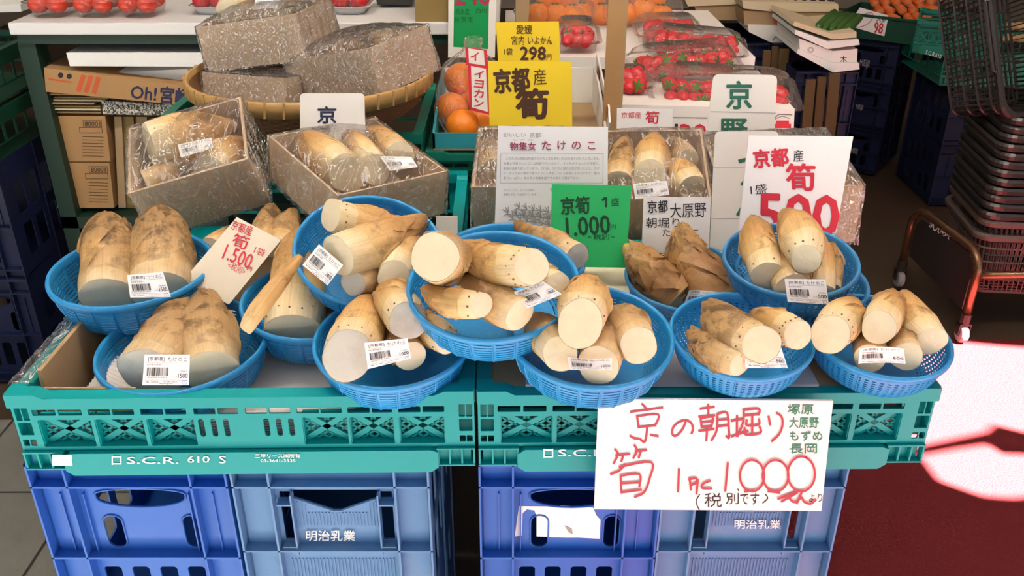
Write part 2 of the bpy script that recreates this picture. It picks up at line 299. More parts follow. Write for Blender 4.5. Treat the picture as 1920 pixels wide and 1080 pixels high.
# ------------------------------------------------------------------ lettering on real sheets
_tc = {}
def glyphs(s, bold=0.0, gap=1.0):
    k = (s, bold, gap)
    if k not in _tc:
        c = bpy.data.curves.new('glyphs', 'FONT'); c.body = s; c.resolution_u = 2; c.offset = bold; c.space_character = gap
        o = bpy.data.objects.new('glyphs', c); me = o.to_mesh()
        vs_ = [(v.co.x, v.co.y) for v in me.vertices]; fs = [tuple(p.vertices) for p in me.polygons]
        o.to_mesh_clear(); bpy.data.objects.remove(o); bpy.data.curves.remove(c)
        x0 = min(v[0] for v in vs_); x1 = max(v[0] for v in vs_); y0 = min(v[1] for v in vs_); y1 = max(v[1] for v in vs_)
        _tc[k] = ([((a - x0) / (x1 - x0 or 1), (b_ - y0) / (y1 - y0 or 1)) for a, b_ in vs_], fs)
    return _tc[k]
class Sheet:
    """a plane in the place; map() finds where a line of sight meets it"""
    def __init__(s, p, nrm): s.p = V(p); s.n = V(nrm).normalized(); s.curl = None
    def map(s, px, py, off=0.0):
        d = ray(px, py); q = C0 + d * ((s.p - C0).dot(s.n) / d.dot(s.n))
        if s.curl: off = off + s.curl(px, py)
        return q + s.n * off
def nrm(lean=0.0, yaw=0.0):
    return V((math.sin(R(yaw)), -math.cos(R(yaw)) * math.cos(R(lean)), math.sin(R(lean))))
def plate(mb, sh, outline, thick):
    n = len(outline); a = [sh.map(x, y) for x, y in outline]; b_ = [p - sh.n * thick for p in a]
    tri = tessellate_polygon([[V((x, -y, 0)) for x, y in outline]]); fs = []
    for t in tri:
        p, q, r = (V((outline[i][0], -outline[i][1], 0)) for i in t)
        if (q - p).cross(r - p).z < 0: t = t[::-1]
        fs += [tuple(t), tuple(i + n for i in t[::-1])]
    for i in range(n): j = (i + 1) % n; fs.append((i, j, j + n, i + n))
    mb.add(a + b_, fs)
def text_into(mb, sh, s, rect, bold=0.0, ang=0.0, shear=0.0, off=0.0006, gap=1.0):
    vs_, fs = glyphs(s, 0.0, gap); x0, y0, x1, y1 = rect; cx, cy = (x0 + x1) / 2, (y0 + y1) / 2; ca, sa = math.cos(R(ang)), math.sin(R(ang))
    br = bold * 0.55 * (y1 - y0)   # heavier strokes: the pen goes round each stroke
    for qi, (kx, ky) in enumerate([(0, 0)] if bold <= 0 else [(br * math.cos(PI * q / 4), br * math.sin(PI * q / 4)) for q in range(8)] + [(0, 0)]):
        out = []
        for u, v in vs_:
            x = x0 + br + u * (x1 - x0 - 2 * br) + shear * (v - 0.5) * (y1 - y0) - cx + kx; y = y1 - br - v * (y1 - y0 - 2 * br) - cy + ky
            out.append(sh.map(cx + x * ca + y * sa, cy - x * sa + y * ca, off + qi * 0.00005))
        mb.add(out, fs)
def smoothline(pts, k=4):
    if len(pts) < 3: return pts
    out = []
    for i in range(len(pts) - 1):
        p0 = pts[max(0, i - 1)]; p1 = pts[i]; p2 = pts[i + 1]; p3 = pts[min(len(pts) - 1, i + 2)]
        for j in range(k):
            t = j / k
            out.append(tuple(0.5 * (2 * p1[a] + (p2[a] - p0[a]) * t + (2 * p0[a] - 5 * p1[a] + 4 * p2[a] - p3[a]) * t * t + (3 * p1[a] - p0[a] - 3 * p2[a] + p3[a]) * t ** 3) for a in (0, 1)))
    return out + [pts[-1]]
def strokes_into(mb, sh, lines, wd, off=0.0006, smooth=True):
    for li, L in enumerate(lines):
        off += 0.00003
        P = smoothline(L) if smooth else L; n = len(P); vs_ = []
        for i, (x, y) in enumerate(P):
            a = P[max(0, i - 1)]; b_ = P[min(n - 1, i + 1)]; dx, dy = b_[0] - a[0], b_[1] - a[1]; l = math.hypot(dx, dy) or 1
            ex = (-0.4 if i == 0 else 0.4 if i == n - 1 else 0) * wd; x += dx / l * ex; y += dy / l * ex
            vs_ += [sh.map(x - dy / l * wd / 2, y + dx / l * wd / 2, off), sh.map(x + dy / l * wd / 2, y - dx / l * wd / 2, off)]
        mb.add(vs_, [(2 * i, 2 * i + 1, 2 * i + 3, 2 * i + 2) for i in range(n - 1)])
def sign(name, label, outline, zc, lean, yaw, mat, thick, writing=(), group=None, cat='sign', stake=None):
    """writing: ('t', ink, text, rect, bold, ang) or ('s', ink, lines, width)"""
    cx = sum(p[0] for p in outline) / len(outline); cy = sum(p[1] for p in outline) / len(outline)
    sh = Sheet(at(cx, cy, zc), nrm(lean, yaw)); mb = MB(); plate(mb, sh, outline, thick)
    org = min(mb.v, key=lambda p: p.z).copy(); org.x = sh.map(cx, cy).x
    root = thing(name, label, cat, org, 0, group)
    mb.build('board' if thick > 0.002 else 'paper', mat, root)
    if stake:
        q = sh.map(cx, max(p[1] for p in outline) - 4) - sh.n * (thick + 0.004); MB().tube([q, V((q.x, q.y, stake))], 0.003, 8).build('stake', 'bamboo_strip', root)
    write(sh, root, writing)
    return root, sh
def write(sh, root, writing, off=0.0006):
    inks = {}
    for wr in writing: inks.setdefault(wr[1], []).append(wr)
    for ink, L in inks.items():
        mb = MB()
        for wr in L:
            if wr[0] == 't': text_into(mb, sh, wr[2], wr[3], wr[4] if len(wr) > 4 else 0, wr[5] if len(wr) > 5 else 0, wr[6] if len(wr) > 6 else 0, off)
            else: strokes_into(mb, sh, wr[2], wr[3], off)
        mb.build('lettering', ink, root)
def rcorner(q, r=8):
    """round the first two (top) corners of a pixel outline"""
    (a, b_, c, d) = [V((*p, 0)) for p in q]; out = []
    for p, pr, nx in ((a, d, b_), (b_, a, c)):
        e1 = (pr - p).normalized() * r; e2 = (nx - p).normalized() * r
        for k in range(5):
            t = k / 4; out.append(tuple((p + e1 * (1 - t) ** 2 + e2 * t ** 2)[:2]))
    return out + [tuple(c[:2]), tuple(d[:2])]
def price_label(parent, q, zc, price, lean=20, yaw=0, curl=0.0, cut=False):
    """sticker with product name, bar code and price; q = corners TL, TR, BR, BL"""
    sh = Sheet(at(sum(p[0] for p in q) / 4, sum(p[1] for p in q) / 4, zc), nrm(lean, yaw))
    def uv(u, v):
        a, b_, c, d = q
        return tuple((a[i] * (1 - u) + b_[i] * u) * (1 - v) + (d[i] * (1 - u) + c[i] * u) * v for i in (0, 1))
    bend = lambda u, v: curl * ((2 * u - 1) ** 2) * (1 - 0.6 * v)
    def pt(u, v, off=0.0):
        p = sh.map(*uv(u, v)); return p + sh.n * (bend(u, v) + off)
    mb = MB(); N, K = 10, 4
    for s_, o in ((1, 0.0), (-1, -0.0004)):
        base = len(mb.v); vs_ = [pt(i / N, j / K, o) for j in range(K + 1) for i in range(N + 1)]; fs = []
        for j in range(K):
            for i in range(N):
                a = j * (N + 1) + i; f = (a, a + N + 1, a + N + 2, a + 1); fs.append(f if s_ > 0 else f[::-1])
        mb.add(vs_, fs)
    lab = mb.build('price_label', 'label_white', parent, label='white barcode price sticker')
    def tx(mb2, s, x0, y0, x1, y1, bold=0.0, gap=1.0):
        vs_, fs = glyphs(s, bold, gap); mb2.add([pt(x0 + u * (x1 - x0), y1 - v * (y1 - y0), 0.0005) for u, v in vs_], fs)
    def bar(mb2, x0, y0, x1, y1):
        mb2.add([pt(x0, y0, 0.0005), pt(x1, y0, 0.0005), pt(x1, y1, 0.0005), pt(x0, y1, 0.0005)], [(0, 3, 2, 1)])
    t1 = MB(); tx(t1, '[京都産]', 0.09, 0.07, 0.45, 0.22); tx(t1, 'たけのこ', 0.52, 0.08, 0.94, 0.22, 0, 1.15)
    tx(t1, '旬の味を食卓へ', 0.07, 0.29, 0.42, 0.355); tx(t1, price, 0.76, 0.61, 0.97, 0.77, 0.012); tx(t1, '1パック', 0.64, 0.69, 0.74, 0.76); tx(t1, '本体価格(円)', 0.79, 0.52, 0.96, 0.57)
    rq = random.Random(4)
    for xa_, xb_, y_, h_ in ((0.08, 0.14, 0.88, 0.045), (0.18, 0.36, 0.885, 0.03), (0.46, 0.76, 0.88, 0.03), (0.36, 0.68, 0.945, 0.03)):   # fine print too small to read
        x_ = xa_
        while x_ < xb_: d_ = rq.uniform(0.008, 0.02); bar(t1, x_, y_ + rq.uniform(0, 0.008), min(xb_, x_ + d_), y_ + h_ * rq.uniform(0.5, 1)); x_ += d_ + 0.006
    bar(t1, 0.05, 0.255, 0.95, 0.262); bar(t1, 0.03, 0.835, 0.97, 0.842); t1.build('lettering', 'ink_black', lab)
    t2 = MB(); rnd = random.Random(7); x = 0.08
    while x < 0.53: wd = rnd.choice((0.006, 0.006, 0.012, 0.018)); bar(t2, x, 0.42, x + wd, 0.70); x += wd + rnd.choice((0.005, 0.008, 0.014))
    tx(t2, '2 001000 015003', 0.05, 0.72, 0.52, 0.77); t2.build('barcode', 'ink_black', lab)
    t3 = MB()
    for a in ((0.86, 0.85, 0.96, 0.862), (0.86, 0.955, 0.96, 0.967), (0.86, 0.85, 0.868, 0.967), (0.952, 0.85, 0.96, 0.967), (0.885, 0.90, 0.935, 0.912)): bar(t3, *a)
    t3.build('recycling_mark', 'ink_blue', lab)
    return lab
# ------------------------------------------------------------------ the place
def struct(o): o['kind'] = 'structure'; return o
fl = struct(MB().box((-4, -0.4, -0.08), (4, 8, -0.012)).build('floor', 'floor_brown')); fl['label'] = 'dark brown shop floor'
struct(MB().box((0.15, 0.2, -0.012), (3.9, 2.44, 0.0)).build('floor_carpet', 'carpet_red'))['label'] = 'dark red carpet beside the stall with a sunlit patch'
struct(MB().box((-12, -14, -0.2), (12, -0.4, -0.02)).build('ground', 'street_grey'))['label'] = 'grey street in front of the shop'
tb = struct(MB().box((-3.9, 0.2, -0.012), (0.15, 2.0, -0.004)).build('floor_tiles', 'grout_dark')); tb['label'] = 'grey floor tiles beside the crates'
tile = MB().box((0, 0, 0), (0.293, 0.293, 0.005)).build('tile', 'tile_grey', tb, local=True, bevel=0.0015)
k = 0
for i in range(7):
    for j in range(5):
        o = tile if k == 0 else tile.copy(); k += 1
        if k > 1: COL.objects.link(o)
        o.location = (-2.25 + i * 0.3 + 0.0035, 0.62 + j * 0.3 - 0.1, -0.004)
struct(MB().box((-4, 8, -0.08), (4, 8.1, 2.7)).build('wall_back', 'wall_plaster'))
struct(MB().box((-4.1, 0.9, -0.08), (-4, 8, 2.7)).build('wall_left', 'wall_plaster'))
struct(MB().box((4, 0.9, -0.08), (4.1, 8, 2.7)).build('wall_right', 'wall_plaster'))
def lift(px, py): p = at_z(px, py, 0); q = p + SUN * (2.7 / SUN.z); return (q.x, q.y)
h1 = [lift(*p) for p in ((1700, 640), (1784, 640), (1856, 647), (2050, 662), (2050, 822), (1925, 812), (1868, 798), (1852, 812), (1690, 846))]
h2 = [lift(*p) for p in ((1690, 862), (1800, 842), (1856, 834), (1880, 852), (2050, 858), (2050, 925), (1900, 936), (1847, 932), (1762, 902), (1731, 860))]
CM = Matrix(((1, 0, 0, 0), (0, 0, 1, 0), (0, 1, 0, 2.7), (0, 0, 0, 1)))
c = MB().prism([(-4.1, -0.7), (4.1, -0.7), (4.1, 8.1), (-4.1, 8.1)], [h1, h2], CM, 0.012)  # unseen openings, added to shape the sun patch on the carpet
c = struct(c.build('ceiling', 'ceiling_paint')); c['label'] = 'shop awning and ceiling with added openings shaped to cast the sun patch'
for i, (x, y, l) in enumerate(((-0.9, 1.15, 1.2), (0.55, 1.15, 1.2), (-0.8, 3.4, 1.2), (1.3, 3.4, 1.2), (-1, 5.2, 1.2), (1.4, 5.2, 1.2))):  # unseen front pair, added forward to brighten the box fronts
    r = thing('ceiling_lamp', ('fluorescent ceiling lamp in the %s row, %s side' % (('front', 'middle', 'rear')[i // 2], ('left', 'right')[i % 2])), 'lamp', (x, y, 2.64), 0, 'fluorescent lamps under the ceiling')
    MB().box((x - l / 2, y - 0.06, 2.64), (x + l / 2, y + 0.06, 2.70)).build('housing', 'card_white', r)
    MB().tube([(x - l / 2 + 0.03, y, 2.615), (x + l / 2 - 0.03, y, 2.615)], 0.016, 10).build('light_tube', 'tube_light' if i < 2 else 'tube_light_dim', r)
# ------------------------------------------------------------------ green containers
ZT = 0.786
GW, GD, GH = 0.608, 0.41, 0.132
def gx(px): return px / 888 * GW
def gz(py): return max(0.0, at_y(960, py, 0.987).z - (ZT - GH))
def I3(y=0.0): return Matrix.Translation((0, y, 0))
def green_crate_parts(full=True):
    P = {}
    small = [(38, 83), (88, 133), (145, 188), (191, 233), (245, 289), (292, 333), (347, 389), (393, 433), (446, 488), (492, 533), (545, 588), (591, 632), (643, 686), (690, 729), (741, 784), (788, 830)]
    big = [(44, 146), (153, 246), (253, 344), (553, 641), (645, 731), (741, 830)]
    holes = [rrect(gx(a), gz(776), gx(b_), gz(765), 0.001, 1) for a, b_ in small]
    holes += [rrect(gx(a), gz(834), gx(b_), gz(784), 0.002, 2) for a, b_ in big]
    holes += [rrect(gx(a), gz(818), gx(a + 11), gz(785), 0.0037, 4) for a in (352, 376, 400, 478, 502, 526)]
    for a in (5, 858):
        holes += [rrect(gx(a), gz(785), gx(a + 12), gz(749), 0.001, 1), rrect(gx(a + 14), gz(785), gx(a + 26), gz(749), 0.001, 1),
                  rrect(gx(a), gz(812), gx(a + 26), gz(789), 0.001, 1), rrect(gx(a), gz(832), gx(a + 12), gz(820), 0.001, 1), rrect(gx(a + 14), gz(832), gx(a + 26), gz(820), 0.001, 1)]
    P['front_panel'] = MB().prism([(0, gz(840)), (GW, gz(840)), (GW, gz(745)), (0, gz(745))], holes, I3(0.003), 0.003)
    P['back_panel'] = MB().prism([(0, gz(840)), (GW, gz(840)), (GW, gz(745)), (0, gz(745))], holes[:28] if full else [], I3(GD - 0.006), 0.003)
    sh = [rrect(0.03 + i * 0.06, gz(834), 0.08 + i * 0.06, gz(784), 0.002, 2) for i in range(6)]
    MS = Matrix(((0, 1, 0, 0), (1, 0, 0, 0), (0, 0, 1, 0), (0, 0, 0, 1)))
    side = MB().prism([(0.006, gz(840)), (GD - 0.006, gz(840)), (GD - 0.006, gz(745)), (0.006, gz(745))], sh, MS, 0.003)
    P['side_panel'] = side; s2 = MB(); s2.add([p + V((GW - 0.003, 0, 0)) for p in side.v], side.f); P['side_panel.001'] = s2
    P['base'] = MB().box((0.004, 0.004, 0.004), (GW - 0.004, GD - 0.004, 0.008))
    rim = MB(); t = 0.022   # top lip, dipping between raised corners
    prof = [(0, 0), (gx(55), 0), (gx(72), -0.006), (gx(812), -0.006), (gx(832), 0), (GW, 0), (GW, -0.020), (0, -0.020)]
    rim.prism([(a, GH + b_) for a, b_ in prof], [], I3(-0.005), t)
    rim.prism([(a, GH + b_) for a, b_ in prof], [], I3(GD - t + 0.005), t)
    for x in (-0.001, GW - t + 0.001):
        rim.prism([(a * GD / GW, GH + b_) for a, b_ in prof], [], Matrix(((0, 1, 0, x), (1, 0, 0, 0), (0, 0, 1, 0), (0, 0, 0, 1))), t)
    P['rim'] = rim
    band = MB().prism([(gx(92), 0), (gx(800), 0), (gx(815), gz(874)), (gx(815), gz(846)), (gx(800), gz(842)), (gx(92), gz(842)), (gx(78), gz(850)), (gx(78), gz(874))], [], I3(-0.004), 0.012)
    band.box((0.006, 0.008, 0.006), (GW - 0.006, 0.012, gz(840)))
    P['lower_band'] = band
    cb = MB()
    for x in (2, 28, 52, 78, 815, 838, 862, 886): cb.box((max(0, gx(x) - 0.0012), -0.001, gz(872)), (min(GW, gx(x) + 0.0012), 0.010, gz(842)))
    for a, b_ in ((0, 80), (812, 888)):
        for y in (872, 842): cb.box((gx(a), -0.002, gz(y) - 0.001), (gx(b_), 0.010, gz(y) + 0.0012))
    cells = cb   # walls of the deep window cells and closed backs of the corner pockets
    for a, b_ in big:
        for x in (a, b_): cells.box((gx(x) - 0.0012, 0.005, gz(836)), (gx(x) + 0.0012, 0.020, gz(782)))
        for y in (783, 835): cells.box((gx(a), 0.005, gz(y) - 0.001), (gx(b_), 0.020, gz(y) + 0.001))
    for a, b_ in ((0, 34), (855, 888)): cells.box((gx(a) + 0.001, 0.022, gz(840)), (gx(b_) - 0.001, 0.025, gz(745)))
    cells.box((gx(36), 0.024, gz(778)), (gx(850), 0.026, gz(762)))
    P['window_cells'] = cells
    if full:
        for i, (a, b_) in enumerate(big):
            lt = MB(); x0, x1, z0, z1 = gx(a), gx(b_), gz(833), gz(785); y = 0.018; cx = (x0 + x1) / 2; cz = (z0 + z1) / 2
            dx = x1 - x0; dz = z1 - z0
            lt.bar((x0, y - 0.003, z0), (x1, y - 0.003, z1), 0.008, 0.003, (0, 1, 0)); lt.bar((x0, y - 0.003, z1), (x1, y - 0.003, z0), 0.008, 0.003, (0, 1, 0))
            for q in (0.25, 0.5, 0.75):
                for s in (1, -1):
                    zz = (lambda v: z0 + dz * v) if s > 0 else (lambda v: z1 - dz * v)
                    if q < 1: lt.bar((x0 + dx * q, y, zz(0)), (x1, y, zz(1 - q)), 0.003, 0.0025, (0, 1, 0))
                    lt.bar((x0, y, zz(q)), (x1 - dx * q, y, zz(1)), 0.003, 0.0025, (0, 1, 0))
            P['window_lattice' + ('.%03d' % i if i else '')] = lt
    return P
_gp = green_crate_parts(True); _gcache = {}
def green_crate(label, loc, rotz=0.0, mat='crate_green', group='green plastic containers of the stall'):
    r = thing('green_crate', label, 'crate', loc, rotz, group)
    for k_, mb in _gp.items():
        n = k_.split('.')[0]
        if (k_, mat) in _gcache:
            o = _gcache[(k_, mat)].copy(); COL.objects.link(o); o.parent = r
        else: o = _gcache[(k_, mat)] = mb.build(n, mat, r, local=True)
    return r
ZT = 0.786
GL = green_crate('front left green plastic container with two pricey baskets at its left end', (-0.658, 0.979, ZT - GH), R(0.93))
GR = green_crate('front right green plastic container with the big white hand-lettered sign on it', (-0.0453, 0.988, ZT - GH), R(0.71))
GB1 = green_crate('rear left green container behind the front left one, holding loose shoots', (-0.70, 1.425, ZT - GH - 0.012), R(0.5))
GB2 = green_crate('rear green container under the wrapped boxes behind the paper notice', (-0.06, 1.425, ZT - GH - 0.012), R(0.3))
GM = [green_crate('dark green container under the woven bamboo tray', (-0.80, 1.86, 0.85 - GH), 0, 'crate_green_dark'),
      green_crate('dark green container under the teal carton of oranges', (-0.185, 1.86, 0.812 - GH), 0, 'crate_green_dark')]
def crate_print(root, y0, items):
    sh = Sheet((0, y0 - 0.0042, 0), (0, -1, 0)); return sh, root
shL = Sheet(at_z(440, 863, 0.0) * 0 + V((-0.35, 0.979 - 0.0042, 0)) + V((0, 0.0049, 0)), V((math.sin(R(0.93)), -math.cos(R(0.93)), 0)))
write(shL, GL, [('t', 'ink_white', 'S.C.R.', (238, 856, 335, 869), 0.03), ('t', 'ink_white', '610', (352, 854, 393, 867), 0.03), ('t', 'ink_white', 'S', (411, 854, 424, 868), 0.01),
                ('t', 'ink_white', '三甲リース㈱所有', (478, 850, 563, 858), 0.02), ('t', 'ink_white', '03-3641-3535', (489, 860, 554, 866), 0.02),
                ('s', 'ink_white', [[(211, 856), (227, 856)], [(227, 855), (227, 869)], [(227, 869), (211, 869)], [(211, 870), (211, 855)]], 2.4)])
mb = MB(); plate(mb, Sheet(shL.p + shL.n * 0.0006, shL.n), [(98, 853), (134, 853), (136, 873), (98, 873)], 0.0005); mb.build('sticker', 'label_white', GL, label='blank white sticker')
shR = Sheet(V((0.2, 0.988 - 0.0042 + 0.003, 0)), V((math.sin(R(0.71)), -math.cos(R(0.71)), 0)))
write(shR, GR, [('t', 'ink_white', 'S.C.R.', (1046, 842, 1142, 855), 0.03), ('s', 'ink_white', [[(1020, 843), (1036, 843)], [(1036, 842), (1036, 856)], [(1036, 856), (1020, 856)], [(1020, 857), (1020, 842)]], 2.4)])
# supports of the rear rows: plain stacked dark blue crates
# ------------------------------------------------------------------ blue milk crates
BW, BD, BH = 0.278, 0.385, (ZT - GH) / 2
zb = ZT - GH - BH
def bz(py): return at_y(960, py, 1.018).z - zb
def bzf(py): return at_y(960, py, 1.001).z - zb
def bx1(px): return (px - 36) * 0.000751
def bx2(px): return (px - 423) * 0.000751
def blue_parts(kind):
    P = {}; X = 0.052
    if kind == 1:
        ov = []; x0, x1 = bx1(140), bx1(313); zt, zb = bz(913), bz(950); n = 12
        for k_ in range(n + 1): a = PI * k_ / n; ov.append(((x0 + x1) / 2 + (x1 - x0) / 2 * math.cos(a), zt - 0.012 + 0.010 * math.sin(a)))
        for k_ in range(n + 1): a = PI + PI * k_ / n; ov.append(((x0 + x1) / 2 + (x1 - x0) / 2 * math.cos(a), zb + 0.018 + 0.018 * math.sin(a)))
        holes = [ov, rrect(bx1(142), bz(1025), bx1(180), bz(965), 0.013, 5), rrect(bx1(296), bz(1025), bx1(331), bz(965), 0.013, 5)]
        holes += [rrect(0.062 + i * 0.042, 0.045, 0.088 + i * 0.042, bz(1062), 0.005, 3) for i in range(4)]
        xs = (0.0015, X, BW - X, BW - 0.0015); led = bzf(1046)
    else:
        vx0, vx1 = bx2(527), bx2(694); cx = (vx0 + vx1) / 2
        holes = [[(vx0, bz(918)), (vx0, bz(932)), (vx0 + 0.015, bz(938)), (cx - 0.006, bz(956)), (cx + 0.006, bz(956)), (vx1 - 0.015, bz(938)), (vx1, bz(932)), (vx1, bz(918))]]
        for a, b_ in ((503, 526), (695, 718)):
            holes += [rrect(bx2(a), bz(1011), bx2(b_), bz(939), 0.001, 1), rrect(bx2(a), bz(1036), bx2(b_), bz(1016), 0.001, 1), rrect(bx2(a), bz(934), bx2(b_), bz(921), 0.001, 1)]
        xs = (0.0015, bx2(493), bx2(728), BW - 0.0015); led = bzf(1034)
    P['front_panel'] = MB().prism([(0, 0), (BW, 0), (BW, BH), (0, BH)], holes, I3(0.018), 0.003)
    f = MB()
    for x in xs: f.box((x - 0.0015, 0, 0), (x + 0.0015, 0.019, BH))
    P['rib_grid'] = f
    g = f
    for z, th in ((led, 0.003), (bzf(914), 0.003), (BH - 0.002, 0.004), (0.03, 0.003), (0.002, 0.004)): g.box((0, 0, z - th / 2), (BW, 0.019, z + th / 2))
    if kind == 1:
        for fi, dx in enumerate((0.012, -0.012)):
            e = P['fin' + ('.%03d' % fi if fi else '')] = MB(); e.box(((X if dx > 0 else BW - X) + dx - 0.001, 0.012, bz(1038)), ((X if dx > 0 else BW - X) + dx + 0.001, 0.019, bz(922)))
            e = P['fin.%03d' % (fi + 2)] = MB(); e.box(((0.03 if dx > 0 else BW - 0.03) - 0.001, 0.014, bz(1038)), ((0.03 if dx > 0 else BW - 0.03) + 0.001, 0.019, bz(922)))
        h = MB().tube([(x, 0.017, z) for x, z in holes[0]], 0.0016, 6, closed=True)
        for L in holes[1:3]: h.tube([(x, 0.017, z) for x, z in L], 0.0014, 6, closed=True)
        P['hole_edge'] = h
    else:
        e = MB(); v = holes[0]
        e.tube([(x, 0.016, z) for x, z in v[:]], 0.0022, 6)
        for i in range(24):
            x = bx2(535) + (bx2(686) - bx2(535)) * i / 23; zt = bz(940) if abs(i - 11.5) > 9 else bz(960)
            e.box((x - 0.0008, 0.0165, bz(985)), (x + 0.0008, 0.0185, zt)); 
        for i in range(30):
            x = bx2(510) + (bx2(712) - bx2(510)) * i / 29; e.box((x - 0.0009, 0.0160, 0.06), (x + 0.0009, 0.0185, bz(1046)))
        for x in (bx2(528), bx2(693)): e.box((x - 0.0012, 0.004, bz(1030)), (x + 0.0012, 0.019, bz(918)))
        for y in (936, 1014):
            for a, b_ in ((500, 528), (693, 722)): e.box((bx2(a), 0.004, bz(y) - 0.0012), (bx2(b_), 0.019, bz(y) + 0.0012))
        P['panel_ribs'] = e
    sd = MB(); MS = Matrix(((0, 1, 0, 0), (1, 0, 0, 0), (0, 0, 1, 0), (0, 0, 0, 1)))
    hs = [rrect(0.06 + i * 0.07, 0.05, 0.11 + i * 0.07, 0.14, 0.006, 3) for i in range(4)] + [rrect(0.06 + i * 0.07, 0.17, 0.11 + i * 0.07, 0.26, 0.006, 3) for i in range(4)]
    for i, x in enumerate((0.003, BW - 0.006)):
        q = MB(); px_ = (0.0, BW - 0.004)[i]
        for y in (0.019, 0.2, BD - 0.004): q.box((px_, y, 0), (px_ + 0.004, y + 0.004, BH))
        q.prism([(0.018, 0), (BD, 0), (BD, BH), (0.018, BH)], hs, Matrix.Translation((x, 0, 0)) @ MS, 0.003); P['side_panel' + ('.001' if i else '')] = q
    P['back_panel'] = MB().box((0, BD - 0.003, 0), (BW, BD, BH)); P['base'] = MB().box((0.003, 0.02, 0.004), (BW - 0.003, BD - 0.003, 0.008))
    return P
_bp = {1: blue_parts(1), 2: blue_parts(2)}; _bc = {}
def blue_crate(kind, mat, label, loc, rotz=0.0, group='blue milk crates under the stall', sx=1.0, name='milk_crate'):
    r = thing(name, label, 'crate', loc, rotz, group)
    for k_, mb in _bp[kind].items():
        n = k_.split('.')[0]; key = (kind, k_, mat)
        if key in _bc: o = _bc[key].copy(); COL.objects.link(o); o.parent = r
        else: o = _bc[key] = mb.build(n, mat, r, local=True)
    return r
zb = ZT - GH - BH
px0 = [32, 420, 896, 1250]; B_ = []
for i, (kd, mt, lb) in enumerate(((1, 'crate_blue', 'bright blue milk crate at the far left under the stall'), (2, 'crate_blue_grey', 'faded blue milk crate with white lettering, second from the left'),
                                  (1, 'crate_blue', 'bright blue milk crate with a torn white paper stuck on it'), (2, 'crate_blue_grey', 'faded blue milk crate with white lettering below the big white sign'))):
    x = at_z(px0[i], 885, zb + BH).x
    B_.append(blue_crate(kd, mt, lb, (x, 1.0, zb)))
    lo = blue_crate(kd, mt, 'blue crate on the floor, %s of the four at the bottom' % ('leftmost', 'second from left', 'third from left', 'rightmost')[i], (x, 1.0, 0.0))
    if i > 1: B_[i].scale.x = lo.scale.x = 0.925
for i, px in ((1, (574, 994, 666, 1014)), (3, (1377, 974, 1464, 991))):
    sh = Sheet((0, 1.0155, 0), (0, -1, 0)); write(sh, B_[i], [('t', 'ink_white', '明治乳業', px, 0.018)])
mb = MB(); sh = Sheet((0, 1.0175, 0), (0, -1, 0))
plate(mb, sh, [(973, 949), (1045, 950), (1052, 948), (1112, 952), (1118, 966), (1126, 975), (1124, 1010), (1085, 1008), (1062, 1008), (1006, 1006), (1006, 968), (1002, 957), (988, 955), (980, 962), (978, 1004), (965, 1006)], 0.0004)
tp = mb.build('torn_paper', 'paper_white', B_[2], label='torn white paper stuck on the crate')
mb = MB(); plate(mb, Sheet((0, 1.0169, 0), (0, -1, 0)), [(1058, 985), (1072, 991), (1074, 1002), (1066, 998)], 0.0002); mb.build('tear', 'ink_grey', tp)
# benches that carry the rear rows
def bench(label, x0, x1, y0, y1, z):
    r = thing('display_bench', label, 'bench', ((x0 + x1) / 2, (y0 + y1) / 2, 0))
    MB().box((x0, y0, z - 0.03), (x1, y1, z)).build('bench_top', 'steel_green', r)
    for x in (x0, x1 - 0.05):
        for y in (y0, y1 - 0.05): MB().box((x, y, 0), (x + 0.05, y + 0.05, z - 0.03)).build('leg', 'steel_green', r)
bench('dark low bench under the rear green containers', -0.69, 0.54, 1.44, 1.82, ZT - GH - 0.012)
bench('dark bench under the woven bamboo tray', -0.80, -0.20, 1.87, 2.26, 0.85 - GH)
bench('dark bench under the cartons of oranges and strawberries', -0.17, 0.66, 1.87, 2.26, 0.812 - GH)
